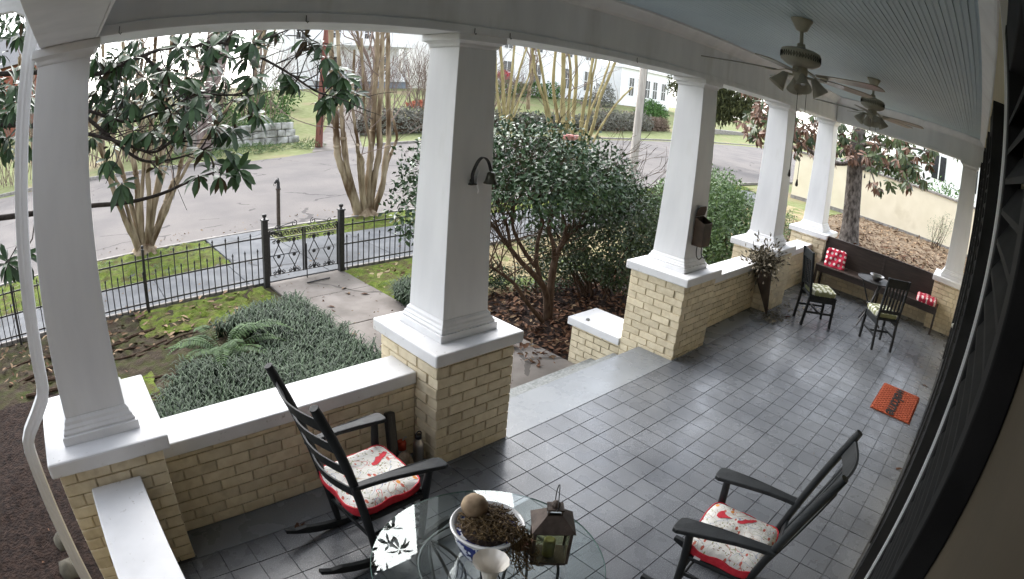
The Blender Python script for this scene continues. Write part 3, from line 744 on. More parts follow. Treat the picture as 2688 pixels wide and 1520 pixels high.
def rocking_chair(label, loc, rz, ladder):
    t = thing('rocking_chair', label, 'chair', loc, rz, 'black rocking chairs on the porch')
    bw = M['black_wood']
    def rk(x): return .0 + x * x / 2.0
    for s in (-1, 1):
        mb = MB(); xs = np.linspace(-.50, .42, 14); vs = []; fs = []
        for x in xs:
            yy = s * (.205 + .02 * (x + .4)); h = .052 if -.42 < x < .36 else .03
            for a, b in ((-.016, 0), (.016, 0), (.016, h), (-.016, h)): vs.append((x, yy + a, rk(x) + b))
        for i in range(len(xs) - 1):
            for k in range(4): fs.append((i * 4 + k, i * 4 + (k + 1) % 4, i * 4 + 4 + (k + 1) % 4, i * 4 + 4 + k))
        fs += [(3, 2, 1, 0), tuple(len(vs) - 4 + k for k in range(4))]
        mb.add(vs, fs).build('rocker', bw, t, bevel=.004)
        MB().tube(spline([(-.115, s * .215, .045), (-.17, s * .225, .36), (-.245, s * .235, .68), (-.33, s * .243, .95), (-.435, s * .25, 1.205)], 5), [.019, .021, .023, .023, .024, .025, .025, .025, .025, .025, .025, .025, .026, .026, .026, .026, .026, .026, .026, .026, .023], 10).build('back_post', bw, t, smooth=50)
        MB().tube([(.20, s * .222, .05), (.205, s * .235, .25), (.205, s * .245, .39), (.225, s * .272, .645)], [.019, .024, .026, .022], 10).build('leg', bw, t, smooth=50)
        # paddle arm
        out = []
        aw = 1.0 if ladder else 1.3
        for x, w in ((-.265, .022), (-.16, .024), (-.05, .029), (.08, .038), (.20, .046), (.275, .050), (.30, .040), (.306, .02)): out.append((x, w * aw))
        c = lambda x: .245 + (x + .265) * .085
        poly = [(x, s * c(x) + w) for x, w in out] + [(x, s * c(x) - w) for x, w in reversed(out)]
        zz = lambda x: .665 - .02 * (x / .3) + (.012 * math.cos(x * 6))
        MB().plate(poly, lambda a, b: (a, b, zz(a)), lambda a, b: (a, b, zz(a) - .026)).build('arm', bw, t, bevel=.006)
        for z in (.17, .27): MB().tube([(-.13 - (z - .1) * .16, s * .219, z - .01), (.203, s * .228, z)], .011, 8).build('stretcher', bw, t, smooth=50)
        MB().tube([(-.18, s * .226, .395), (.207, s * .245, .42)], .018, 8).build('seat_rail', bw, t, smooth=50)
    for x, z, w in ((.203, .18, .225), (.205, .28, .235), (-.15, .24, .22)):
        MB().tube([(x, -w, z), (x, w, z)], .011, 8).build('stretcher', bw, t, smooth=50)
    MB().tube([(.215, -.245, .415), (.215, .245, .415)], .018, 8).build('seat_rail', bw, t, smooth=50)
    MB().tube([(-.175, -.225, .385), (-.175, .225, .385)], .018, 8).build('seat_rail', bw, t, smooth=50)
    for i in range(9):
        x = -.145 + i * .0435; z = .402 + .02 * (x + .15) - .012 * math.sin(PI * i / 8)
        MB().bar((x, -.238, z), (x, .238, z), .034, .012).build('seat_slat', bw, t, bevel=.003)
    def post(z):   # x of the back posts at height z
        return np.interp(z, [.36, .68, .95, 1.2], [-.17, -.245, -.33, -.435])
    def curved_slat(name, z, h, th=.012, dip=.05):
        vs = []; fs = []
        for k in range(11):
            yy = -.235 + .047 * k; d = dip * math.sin(PI * k / 10)
            for zz in (z - h / 2, z + h / 2):
                x = post(zz) - d
                vs += [(x, yy, zz), (x - th, yy, zz)]
        for k in range(10):
            a = k * 4; b = a + 4
            fs += [(a, b, b + 2, a + 2), (a + 1, a + 3, b + 3, b + 1), (a, a + 1, b + 1, b), (a + 2, b + 2, b + 3, a + 3)]
        fs += [(0, 2, 3, 1), (40, 41, 43, 42)]
        MB().add(vs, fs).build(name, bw, t, bevel=.003)
    if ladder:
        for z, h in ((1.08, .085), (.93, .07), (.78, .07), (.62, .065)): curved_slat('back_slat', z, h)
    else:
        curved_slat('crest_rail', 1.11, .11, .016, .045); curved_slat('rail', .53, .055, .016, .02)
        for k in range(6):
            yy = -.165 + .066 * k
            MB().bar((post(.54) - .025, yy, .54), (post(1.07) - .048, yy, 1.07), .036, .011, up=(1, 0, 0)).build('back_slat', bw, t, bevel=.003)
    return t
rocking_chair('black ladder-back rocking chair beside the brick half wall', (1.385, 2.40, .0), math.radians(2), True)
rocking_chair('black slat-back rocking chair at the lower right, facing the steps', (2.60, .70, .0), math.radians(98), False)

# ------------------------------------------------------------------ cushions
def print_mat():
    m = bpy.data.materials.new('botanical_print'); m.use_nodes = True
    nt = m.node_tree; b = nt.nodes['Principled BSDF']; L = nt.links.new
    tc = _n(nt, 'ShaderNodeTexCoord')
    def spots(scale, lo, stretch, rot, colr, prev, rnd=1.0):
        mp = _n(nt, 'ShaderNodeMapping'); mp.inputs['Scale'].default_value = stretch; mp.inputs['Rotation'].default_value = (0, 0, rot); L(tc.outputs['Object'], mp.inputs[0])
        v = _n(nt, 'ShaderNodeTexVoronoi'); v.inputs['Scale'].default_value = scale; v.inputs['Randomness'].default_value = rnd; L(mp.outputs[0], v.inputs['Vector'])
        lt = _n(nt, 'ShaderNodeMath', operation='LESS_THAN'); lt.inputs[1].default_value = lo; L(v.outputs['Distance'], lt.inputs[0])
        mx = _n(nt, 'ShaderNodeMixRGB'); mx.inputs[2].default_value = (*colr, 1); L(lt.outputs[0], mx.inputs[0]); L(prev, mx.inputs[1]); return mx.outputs[0]
    no = _n(nt, 'ShaderNodeTexNoise'); no.inputs['Scale'].default_value = 9; L(tc.outputs['Object'], no.inputs['Vector'])
    rp = _n(nt, 'ShaderNodeValToRGB'); rp.color_ramp.elements[0].color = (.62, .60, .56, 1); rp.color_ramp.elements[1].color = (.76, .75, .72, 1); L(no.outputs['Fac'], rp.inputs[0])
    c = rp.outputs[0]
    # drawn stems: thin contour lines of a smooth noise
    for sc_, colr, off in ((9, (.30, .34, .45), .5), (8, (.45, .33, .26), .45), (12, (.36, .39, .26), .56), (7, (.60, .22, .20), .36)):
        n2 = _n(nt, 'ShaderNodeTexNoise'); n2.inputs['Scale'].default_value = sc_; n2.inputs['Detail'].default_value = 1; n2.inputs['Distortion'].default_value = .6
        mp = _n(nt, 'ShaderNodeMapping'); mp.inputs['Location'].default_value = (sc_, off * 9, 0); L(tc.outputs['Object'], mp.inputs[0]); L(mp.outputs[0], n2.inputs['Vector'])
        sb = _n(nt, 'ShaderNodeMath', operation='SUBTRACT'); sb.inputs[1].default_value = off; L(n2.outputs['Fac'], sb.inputs[0])
        ab = _n(nt, 'ShaderNodeMath', operation='ABSOLUTE'); L(sb.outputs[0], ab.inputs[0])
        lt = _n(nt, 'ShaderNodeMath', operation='LESS_THAN'); lt.inputs[1].default_value = .007; L(ab.outputs[0], lt.inputs[0])
        mx = _n(nt, 'ShaderNodeMixRGB'); mx.inputs[2].default_value = (*colr, 1); L(lt.outputs[0], mx.inputs[0]); L(c, mx.inputs[1]); c = mx.outputs[0]
    c = spots(22, .19, (1, 2.6, 1), .7, (.26, .17, .11), c)
    c = spots(19, .16, (2.6, 1, 1), .3, (.30, .30, .13), c)
    c = spots(13, .20, (1.8, 1, 1), 1.4, (.50, .12, .08), c)
    c = spots(8, .13, (1, 1, 1), .2, (.55, .05, .06), c)
    c = spots(7, .13, (1.4, 1, 1), 2.2, (.70, .28, .05), c)
    L(c, b.inputs['Base Color']); b.inputs['Roughness'].default_value = .85
    nb = _n(nt, 'ShaderNodeTexNoise'); nb.inputs['Scale'].default_value = 14; nb.inputs['Detail'].default_value = 3; L(tc.outputs['Object'], nb.inputs['Vector'])
    bp = _n(nt, 'ShaderNodeBump'); bp.inputs['Strength'].default_value = .5; bp.inputs['Distance'].default_value = .02; L(nb.outputs['Fac'], bp.inputs['Height']); L(bp.outputs[0], b.inputs['Normal'])
    return m
M['print'] = print_mat()
def dots_mat(name, base, dot, scale=9.0, r=.30):
    m = bpy.data.materials.new(name); m.use_nodes = True
    nt = m.node_tree; b = nt.nodes['Principled BSDF']; L = nt.links.new
    tc = _n(nt, 'ShaderNodeTexCoord')
    v = _n(nt, 'ShaderNodeTexVoronoi'); v.voronoi_dimensions = '2D'; v.inputs['Scale'].default_value = scale; v.inputs['Randomness'].default_value = .12
    L(tc.outputs['Object'], v.inputs['Vector'])
    lt = _n(nt, 'ShaderNodeMath', operation='LESS_THAN'); lt.inputs[1].default_value = r; L(v.outputs['Distance'], lt.inputs[0])
    mx = _n(nt, 'ShaderNodeMixRGB'); mx.inputs[1].default_value = (*base, 1); mx.inputs[2].default_value = (*dot, 1); L(lt.outputs[0], mx.inputs[0])
    L(mx.outputs[0], b.inputs['Base Color']); b.inputs['Roughness'].default_value = .85
    return m
M['red_dots'] = dots_mat('red_polka_cotton', (.50, .02, .055), (.85, .72, .70), 11.5, .27)
M['green_dots'] = dots_mat('green_polka_cotton', (.24, .25, .13), (.74, .74, .62), 11.5, .33)

def pillow_top(x, y, w, d, h, dimples=()):
    a = abs(2 * x / w); b = abs(2 * y / d)
    f = max(0, 1 - a ** 5) * max(0, 1 - b ** 5)
    z = h * (.55 + .45 * f ** .5)
    for dx, dy in dimples: z -= h * .36 * math.exp(-((x - dx) ** 2 + (y - dy) ** 2) / .0022)
    return z
def cushion(name, label, loc, rot, w, d, h, mtop, mside, group=None, dimples=(), band=None, cat='cushion'):
    t = thing(name, label, cat, loc, 0, group); t.rotation_euler = rot
    n = 22
    def rim(i, j, k=1.0):
        x = -w / 2 + w * i / n; y = -d / 2 + d * j / n
        cx = 1 - .06 * (abs(2 * y / d) ** 2) * 1; cy = 1 - .06 * (abs(2 * x / w) ** 2)
        ra = abs(2 * x / w) ** 6 * abs(2 * y / d) ** 6
        return x * (1 - .10 * ra) * (1 - .015 * math.cos(y * 30)), y * (1 - .10 * ra) * (1 - .015 * math.cos(x * 30))
    V = []; F = []
    for j in range(n + 1):
        for i in range(n + 1):
            x, y = rim(i, j); V.append((x, y, pillow_top(x, y, w, d, h, dimples)))
    for j in range(n):
        for i in range(n): F.append((j * (n + 1) + i, j * (n + 1) + i + 1, (j + 1) * (n + 1) + i + 1, (j + 1) * (n + 1) + i))
    MB().add(V, F).build('cover_panel', mtop, t, smooth=70)
    # side band and underside
    ring = [(i, 0) for i in range(n)] + [(n, j) for j in range(n)] + [(i, n) for i in range(n, 0, -1)] + [(0, j) for j in range(n, 0, -1)]
    m = len(ring); vs = []
    for i, j in ring: x, y = rim(i, j); vs.append((x, y, pillow_top(x, y, w, d, h, dimples) + .0005))
    for i, j in ring: x, y = rim(i, j); vs.append((x * 1.025, y * 1.025, h * .30))
    for i, j in ring: x, y = rim(i, j); vs.append((x * .985, y * .985, 0.002))
    fs = []
    for r in range(2):
        for k in range(m): fs.append((r * m + k, r * m + (k + 1) % m, (r + 1) * m + (k + 1) % m, (r + 1) * m + k))
    fs.append(tuple(2 * m + k for k in range(m)))
    MB().add(vs, fs).build('edge_band', mside, t, smooth=60)
    top = [(p[0] * 1.004, p[1] * 1.004, p[2] + .001) for p in vs[:m]]
    MB().tube(top + [top[0], top[1]], .0045, 6, False).build('piping', mside, t, smooth=True)
    return t
bird = [(-.075, -.018), (-.05, -.03), (-.02, -.026), (.01, -.012), (.05, -.006), (.095, .018), (.05, .012), (.085, .040), (.02, .022), (-.005, .03), (-.02, .012), (-.045, .004), (-.062, .008), (-.072, -.004)]
swoop = [(-.045, .05), (-.03, .0), (-.02, -.06), (.0, -.02), (.02, .0), (.06, .01), (.05, .035), (.02, .06), (.0, .035), (-.02, .07)]
def motif(parent, poly, cx, cy, ang, sc, w, d, h, dm):
    c, s = math.cos(ang), math.sin(ang)
    bm = bmesh.new()
    vs = [bm.verts.new((cx + sc * (x * c - y * s), cy + sc * (x * s + y * c), 0)) for x, y in poly]
    bm.faces.new(vs); bmesh.ops.triangulate(bm, faces=bm.faces); bmesh.ops.subdivide_edges(bm, edges=bm.edges, cuts=3, use_grid_fill=True)
    for v in bm.verts: v.co.z = pillow_top(v.co.x, v.co.y, w, d, h, dm) + .0022
    bmesh.ops.recalc_face_normals(bm, faces=bm.faces)
    me = bpy.data.meshes.new('red_bird'); bm.to_mesh(me); bm.free(); me.materials.append(M['red_print'])
    link('red_bird', me, parent)
dm4 = ((-.10, -.10), (.10, .10), (-.10, .10), (.10, -.10))
c1 = cushion('seat_cushion', 'white bird-print cushion with red edging on the ladder-back rocker', (1.385, 2.405, .425), (0, math.radians(-3), math.radians(0)), .46, .47, .085, M['print'], M['red_print'], 'bird-print rocker cushions', ((-.08, .10), (-.10, -.02)))
motif(c1, bird, .12, .07, math.radians(15), .95, .46, .47, .085, ((-.08, .10), (-.10, -.02)))
c2 = cushion('seat_cushion', 'white bird-print cushion with red edging on the slat-back rocker', (2.585, .715, .425), (0, math.radians(-3), math.radians(98)), .46, .47, .085, M['print'], M['red_print'], 'bird-print rocker cushions', ((-.02, .02),))
motif(c2, swoop, .12, -.10, math.radians(-70), .75, .46, .47, .085, ((-.02, .02),))
motif(c2, bird, -.01, -.13, math.radians(-150), .8, .46, .47, .085, ((-.02, .02),))
MB().add([(.10, .21, .035), (.14, .212, .035), (.14, .25, .004), (.10, .248, .004)], [(0, 1, 2, 3)]).build('care_tag', M['white'], c2)

# ------------------------------------------------------------------ glass table with wrought-iron base
TC0 = (1.317, 1.321); TZ = .72
tb = thing('glass_table', 'round glass table on wrought iron leaf scrolls in the foreground', 'table', (TC0[0], TC0[1], 0))
M['table_glass'] = glass_mat('table_glass', (.93, .985, .975))
M['glass_edge'] = mat('glass_edge', (.10, .17, .15), .15, bump=0)
MB().lathe([(.0001, TZ), (.503, TZ)], 96).build('glass_top', M['table_glass'], tb)
MB().lathe([(.5032, TZ - .0095), (.506, TZ - .007), (.506, TZ - .003), (.5035, TZ - .0003)], 96, cap=False).build('glass_rim', M['glass_edge'], tb, smooth=60)
mbr = MB().tube([(.30 * math.cos(a), .30 * math.sin(a), TZ - .022) for a in np.linspace(0, 2 * PI, 49)], .0065, 8, False); mbr.build('support_ring', M['iron_grey'], tb, smooth=True)
MB().tube([(.20 * math.cos(a), .20 * math.sin(a), .10) for a in np.linspace(0, 2 * PI, 41)], .006, 8, False).build('support_ring', M['iron_grey'], tb, smooth=True)
def leafscroll(a0):
    """leaf-shaped loop with inner veins, bending from the top ring down and out to the foot"""
    mb = MB(); ca, sa = math.cos(a0), math.sin(a0)
    def q(r, s, z): return (ca * r - sa * s, sa * r + ca * s, z)
    def prof(t):   # t 0 top .. 1 foot : radius, z
        return .30 - .16 * math.sin(PI * t) + .05 * t, TZ - .03 - (TZ - .035) * t
    for sgn in (-1, 1):
        pts = []
        for t in np.linspace(0, .72, 16):
            r, z = prof(t); w = .115 * math.sin(PI * min(1, t / .72)) ** .8
            pts.append(q(r, sgn * w, z))
        mb.tube(pts, .0065, 7)
    for k in range(1, 5):
        t0 = .14 + k * .10
        for sgn in (-1, 1):
            pts = []
            for e in np.linspace(0, 1, 6):
                t = t0 + .16 * (1 - e); r, z = prof(t); w = .108 * math.sin(PI * min(1, t / .72)) ** .8 * e * .95
                pts.append(q(r + .0, sgn * w, z + .04 * e))
            mb.tube(pts, .0045, 6)
    pts = [q(*((prof(t)[0]), 0, prof(t)[1])) for t in np.linspace(.02, 1, 16)]
    r, z = prof(1)
    pts += [q(r + .03, 0, .012), q(r + .07, 0, .012)]
    mb.tube(pts, .0075, 7)
    return mb
for k in range(4): leafscroll(math.radians(20 + 90 * k)).build('leaf_scroll_leg', M['iron_grey'], tb, smooth=True)

# blue and white bowl with roots
M['porcelain'] = mat('blue_white_porcelain', (.008, .018, .15), .18, c2=(.62, .65, .70), ns=26, detail=3, pos=(.525, .54), bump=0, coat=.3)
M['glaze'] = mat('white_glaze', (.62, .63, .64), .15, c2=(.68, .68, .69), ns=6, bump=0, coat=.3)
M['soil'] = mat('potting_soil', (.02, .012, .008), .95, c2=(.05, .03, .02), ns=60, bump=1, bs=80, bdist=.01)
BX, BYY = 1.335, 1.365
bw_ = thing('porcelain_bowl', 'blue and white porcelain bowl holding dried roots on the glass table', 'bowl', (BX, BYY, TZ + .001))
MB().lathe([(.085, .0), (.095, .012), (.118, .05), (.134, .10), (.142, .15)], 48).build('bowl_wall', M['porcelain'], bw_, smooth=60)
MB().lathe([(.1425, .150), (.1475, .160), (.156, .172), (.158, .178), (.152, .182), (.140, .176), (.136, .160), (.12, .13)], 48, cap=False).build('rim', M['glaze'], bw_, smooth=60)
MB().lathe([(.0001, .168), (.05, .165), (.10, .155), (.134, .140)], 32).build('soil', M['soil'], bw_, smooth=60)
M['root'] = mat('dried_roots', (.035, .02, .008), .8, c2=(.15, .095, .035), island=True, bump=0)
rt = thing('dried_roots', 'tangle of dried brown roots spilling over the bowl rim', 'roots', (BX, BYY, TZ + .17))
rg = random.Random(3); mb = MB()
def hmax(x, y):
    return .05 * math.exp(-((x + .02) ** 2 + (y + .0) ** 2) / .018)
for k in range(230):
    a = rg.uniform(0, 2 * PI); r0 = .12 * math.sqrt(rg.random())
    p = Vector((-.03 + r0 * math.cos(a), .0 + r0 * math.sin(a), 0)); h = rg.uniform(0, 2 * PI); pts = []
    if rg.random() < .45: h = math.radians(rg.uniform(-105, -55))       # trailing toward the lantern side
    L_ = rg.randint(6, 13)
    for i in range(L_):
        out = p.length; zb = hmax(p.x, p.y) + rg.uniform(-.006, .02)
        if out > .15: zb = min(zb, .03 - (out - .15) * 2.6)
        pts.append((p.x, p.y, max(zb, -.165)))
        h += rg.uniform(-.75, .75)
        p = p + Vector((math.cos(h), math.sin(h), 0)) * .017
        if p.length > (.19 if -1.75 < math.atan2(p.y, p.x) < -.8 else .132): break
    if len(pts) > 3: mb.tube(pts, rg.uniform(.0012, .0028), 4)
mb.build('root_strands', M['root'], rt)
mb = MB()
for k in range(150):      # the clump hanging over the rim
    a = math.radians(rg.uniform(-95, -50)); r0 = rg.uniform(.11, .19); z0 = .02 - max(0, r0 - .15) * 2.4
    p = Vector((r0 * math.cos(a), r0 * math.sin(a), z0 + rg.uniform(-.03, .01))); d = Vector((math.cos(a), math.sin(a), -1.6)); pts = []
    for i in range(rg.randint(4, 8)):
        pts.append(tuple(p)); d = d + Vector((rg.uniform(-1, 1), rg.uniform(-1, 1), rg.uniform(-.6, .6))); d.normalize(); p = p + d * .016
        p.z = max(p.z, -.165)
    mb.tube(pts, rg.uniform(.0012, .0026), 4)
mb.build('root_clump', M['root'], rt)
M['gourd'] = mat('gourd_skin', (.16, .105, .06), .75, c2=(.36, .27, .17), ns=14, bump=.4, bs=40, c3=(.12, .075, .045), ns3=6, pos3=(.5, .65))
gd = MB().lathe([(.0, -.052), (.03, -.047), (.052, -.025), (.058, 0), (.05, .028), (.03, .047), (.012, .054), (0, .055)], 22).build('dried_gourd', M['gourd'], loc=(BX - .02, BYY + .065, TZ + .245), smooth=60, rot=(.4, .3, 0))
tag(gd, 'round tan dried bulb resting on the roots in the bowl', 'bulb')
# fluted vase
M['ivory'] = mat('ivory_glaze', (.62, .58, .52), .3, c2=(.72, .69, .64), ns=5, bump=.05, coat=.2, c3=(.22, .12, .07), ns3=8, pos3=(.66, .85))
vz = thing('fluted_vase', 'ivory trumpet vase with stained fluted mouth in front of the bowl', 'vase', (1.178, 1.170, TZ + .001))
MB().lathe([(.038, 0), (.040, .008), (.030, .018), (.026, .05), (.027, .10), (.036, .15), (.055, .185), (.071, .203), (.0715, .206)], 48, rib=.018, ribn=12, cap=False).build('vase_body', M['ivory'], vz, smooth=60)
MB().lathe([(.0705, .2065), (.053, .186), (.034, .15), (.024, .10), (.0, .06)], 48, rib=.018, ribn=12, cap=False).build('vase_mouth', M['ivory'], vz, smooth=60)
# lantern
M['rust'] = mat('rusty_tin', (.045, .032, .026), .7, c2=(.105, .08, .066), ns=14, bump=.4, bs=60, metal=.3)
M['lantern_glass'] = glass_mat('lantern_glass', (.82, .82, .72))
M['candle'] = mat('old_candle', (.30, .32, .10), .5, c2=(.36, .38, .14), ns=8, bump=.1)
ln = thing('tin_lantern', 'small rusty tin lantern with glass sides and wire handle on the table', 'lantern', (1.535, 1.185, TZ + .001), math.radians(-42))
w, d, h = .062, .075, .20
MB().box(-d, -w, 0, d, w, .014).build('base', M['rust'], ln, bevel=.003)
mb = MB()
for sx in (-1, 1):
    for sy in (-1, 1): mb.box(sx * d - .006, sy * w - .006, .0145, sx * d + .006, sy * w + .006, h)
mb.box(-d + .007, -w - .004, h - .014, d - .007, -w + .004, h); mb.box(-d + .007, w - .004, h - .014, d - .007, w + .004, h)
mb.box(-d - .004, -w + .007, h - .014, -d + .004, w - .007, h); mb.box(d - .004, -w + .007, h - .014, d + .004, w - .007, h)
mb.build('frame', M['rust'], ln)
for sx in (-1, 1): MB().box(sx * d - .001, -w + .007, .016, sx * d + .001, w - .007, h - .015).build('pane', M['lantern_glass'], ln)
for sy in (-1, 1): MB().box(-d + .007, sy * w - .001, .016, d - .007, sy * w + .001, h - .015).build('pane', M['lantern_glass'], ln)
mb = MB(); e = .016; vs = [(-d - e, -w - e, h + .001), (d + e, -w - e, h + .001), (d + e, w + e, h + .001), (-d - e, w + e, h + .001), (-.032, -.026, h + .062), (.032, -.026, h + .062), (.032, .026, h + .062), (-.032, .026, h + .062)]
mb.add(vs, [(0, 1, 5, 4), (1, 2, 6, 5), (2, 3, 7, 6), (3, 0, 4, 7)])
ro = mb.build('roof', M['rust'], ln); md = ro.modifiers.new('solid', 'SOLIDIFY'); md.thickness = .003
mb = MB()
for x, y in ((-.028, -.022), (.028, -.022), (.028, .022), (-.028, .022)): mb.bar((x, y, h + .062), (x, y, h + .085), .007, .007)
mb.box(-.034, -.028, h + .0855, .034, .028, h + .093); mb.lathe([(.018, h + .0935), (.02, h + .105), (.012, h + .118), (.0, h + .122)], 10)
mb.build('chimney', M['rust'], ln)
MB().tube(spline([(0, -.03, h + .09), (0, -.06, h + .13), (.0, -.045, h + .165), (.0, -.012, h + .215), (.0, .03, h + .15), (.0, .03, h + .09)], 6), .0022, 6).build('handle', M['iron_grey'], ln, smooth=True)
for i in range(4):
    for sx in (-1, 1): MB().tube([(sx * (d + .004), -.045 + i * .03 + .011 * math.cos(a), .026 + .011 * math.sin(a)) for a in np.linspace(0, 2 * PI, 11)], .0018, 5, False).build('scroll_trim', M['rust'], ln)
MB().lathe([(.026, 0), (.026, .085), (.02, .09), (.0, .088)], 16).build('candle', M['candle'], ln, loc=(0, 0, .0145), smooth=40)
M['redbrick'] = mat('red_clay', (.19, .055, .032), .8, c2=(.26, .09, .055), ns=20, bump=.4, bs=60)
_o = MB().box(-.045, -.03, 0, .045, .03, .022).build('clay_block', M['redbrick'], bevel=.005, loc=(1.50, 1.295, TZ + .001), rot=(0, 0, -.5)); tag(_o, 'small reddish brown block on the table between bowl and lantern', 'block')

# ------------------------------------------------------------------ things in the corner by the bell column
M['steel'] = mat('brushed_steel', (.42, .40, .38), .28, c2=(.5, .48, .46), ns=4, bump=.05, metal=1, stretch=(20, 20, .5))
M['black_plastic'] = mat('black_plastic', (.012, .012, .013), .35, c2=(.02, .02, .02), bump=.05)
M['orange_plastic'] = mat('orange_red_plastic', (.48, .05, .02), .35, c2=(.52, .07, .03), bump=.05)
M['burlap'] = mat('tan_burlap', (.19, .14, .095), .95, c2=(.27, .21, .15), ns=40, bump=.8, bs=200, bdist=.004)
b = thing('steel_bottle', 'steel water bottle with black looped cap in the corner by the brick pier', 'bottle', (2.06, 2.86, 0))
MB().lathe([(.036, 0), (.038, .006), (.038, .19), (.034, .215), (.022, .235), (.021, .245)], 24).build('bottle_body', M['steel'], b, smooth=50)
MB().lathe([(.024, .2455), (.024, .272), (.018, .276)], 20).build('cap', M['black_plastic'], b, smooth=50)
MB().tube([(.024 * math.cos(a), 0, .275 + .026 * math.sin(a)) for a in np.linspace(0, PI, 12)], .005, 7).build('cap_loop', M['black_plastic'], b, smooth=True)
b = thing('squeeze_bottle', 'small bottle with orange-red top beside the steel bottle', 'bottle', (1.975, 2.945, 0))
MB().lathe([(.03, 0), (.032, .01), (.032, .13), (.030, .14)], 20).build('bottle_body', M['glaze'], b, smooth=50)
MB().lathe([(.0335, .1405), (.034, .19), (.028, .205), (.012, .208)], 20).build('lid', M['orange_plastic'], b, smooth=50)
MB().tube([(.01, 0, .205), (.022, -.01, .235), (.03, -.02, .24)], .006, 8).build('spout', M['glaze'], b, smooth=True)
b = thing('folded_case', 'narrow black folded case leaning against the brick half wall', 'case', (1.865, 2.90, 0))
MB().bar((-.01, -.055, .002), (.045, .098, .44), .075, .05, up=(0, 1, 0)).build('case_body', M['black_plastic'], b, bevel=.015)
MB().tube([(.0, -.058, .06), (.03, .03, .30), (.042, .068, .42)], .006, 6).build('grey_strap', M['iron_grey'], b)
rg = np.random.default_rng(5); mb = MB().lathe([(.0, 0), (.075, .0), (.085, .03), (.08, .09), (.06, .15), (.035, .18), (.0, .185)], 16)
mb.v = [(x * (1 + .25 * math.sin(5 * z * 20 + x * 40)), y * .6 * (1 + .2 * math.cos(x * 50)), z) for x, y, z in mb.v]
_o = mb.build('burlap_sack', M['burlap'], loc=(1.93, 2.84, 0), smooth=70); tag(_o, 'small crumpled brown sack on the floor behind the rocking chair', 'sack')

# ------------------------------------------------------------------ bell on its column
yB = YC - .178
bl = thing('door_bell', 'dark metal bell on a curved iron strap fixed to a column', 'bell', (2.49, yB, 1.95))
of = (2.49, yB, 1.95)
pts = spline([(2.482, yB - .02, 1.955), (2.474, yB - .028, 2.02), (2.492, yB - .05, 2.10), (2.525, yB - .06, 2.128), (2.565, yB - .065, 2.10), (2.592, yB - .068, 2.035)], 6)
mb = MB(); vs = []; fs = []
for i, p in enumerate(pts):
    tdir = (pts[min(i + 1, len(pts) - 1)] - pts[max(i - 1, 0)]).normalized(); nrm = Vector((tdir.z, 0, -tdir.x)).normalized()
    for a, b2 in ((-.0025, -.014), (.0025, -.014), (.0025, .014), (-.0025, .014)): vs.append(p + nrm * a + Vector((0, 1, 0)) * b2)
for i in range(len(pts) - 1):
    for k in range(4): fs.append((i * 4 + k, i * 4 + (k + 1) % 4, i * 4 + 4 + (k + 1) % 4, i * 4 + 4 + k))
mb.add(vs, fs + [(3, 2, 1, 0), tuple(len(vs) - 4 + k for k in range(4))]).build('strap', M['iron'], bl, off=of)
M['bellmetal'] = mat('old_bell_bronze', (.045, .045, .033), .42, c2=(.08, .078, .06), ns=14, bump=.15, metal=.5)
MB().lathe([(.0, .0), (.018, -.001), (.026, -.008), (.030, -.03), (.036, -.055), (.046, -.072), (.048, -.076), (.042, -.074), (.0, -.05)], 24, (2.594, yB - .068, 2.032)).build('bell_cup', M['bellmetal'], bl, off=of, smooth=50)
mb = MB().box(2.462, yB - .032, 1.945, 2.512, yB - .002, 1.953); mb.tube([(2.47, yB - .01, 1.953), (2.47, yB - .01, 1.975), (2.478, yB - .01, 1.985)], .004, 6)
mb.build('foot_plate', M['iron'], bl, off=of)
cl = thing('rope_cleat', 'small white painted cleat under the bell strap', 'cleat', (2.527, yB, 1.98))
mb = MB().tube(spline([(0, -.012, .085), (.004, -.03, .05), (-.006, -.026, .02), (-.012, -.022, -.01), (-.006, -.024, -.04), (.004, -.03, -.07), (.006, -.02, -.095)], 5), [.003] + [.007] * 29 + [.003], 7)
mb.box(-.022, -.012, -.028, .008, .004, .024); mb.build('cleat_body', M['white'], cl, smooth=40)

# mailbox
M['mailbox'] = mat('brown_metal_mailbox', (.035, .022, .014), .5, c2=(.085, .05, .03), ns=5, bump=.2, bs=40, metal=.3)
yM = YC - .1935
mbx = thing('mailbox', 'old brown metal mailbox with open lid and scroll hooks on a column', 'mailbox', (5.56, yM, 1.14))
of = (5.56, yM, 1.14)
mb = MB(); x0, x1, y0, y1, z0 = 5.475, 5.65, yM - .125, yM - .004, 1.19
mb.add([(x0, y0, z0), (x1, y0, z0), (x1, y1, z0), (x0, y1, z0), (x0 - .006, y0, 1.44), (x1 + .006, y0, 1.44), (x1 + .006, y1, 1.49), (x0 - .006, y1, 1.49)],
       [(0, 1, 2, 3), (0, 4, 5, 1), (1, 5, 6, 2), (2, 6, 7, 3), (3, 7, 4, 0)])
o = mb.build('box_body', M['mailbox'], mbx, off=of); md = o.modifiers.new('s', 'SOLIDIFY'); md.thickness = .004; md.offset = -1
mb = MB().plate([(x0 - .012, 0), (x1 + .012, 0), (x1 + .012, .08), (x1 - .02, .125), (x0 + .02, .125), (x0 - .012, .08)], lambda a, b: (a, yM - .006 - .025 * b / .12, 1.495 + b * .85), lambda a, b: (a, yM - .012 - .025 * b / .12, 1.495 + b * .85))
mb.build('lid', M['mailbox'], mbx, off=of, bevel=.002)
for s in (-1, 1):
    x = 5.56 + s * .055
    MB().tube(spline([(x, yM - .06, 1.192), (x, yM - .06, 1.13), (x, yM - .075, 1.075), (x + .01, yM - .10, 1.055), (x + .03, yM - .115, 1.075), (x + .025, yM - .12, 1.09)], 6), .006, 7).build('scroll_hook', M['iron'], mbx, off=of, smooth=True)

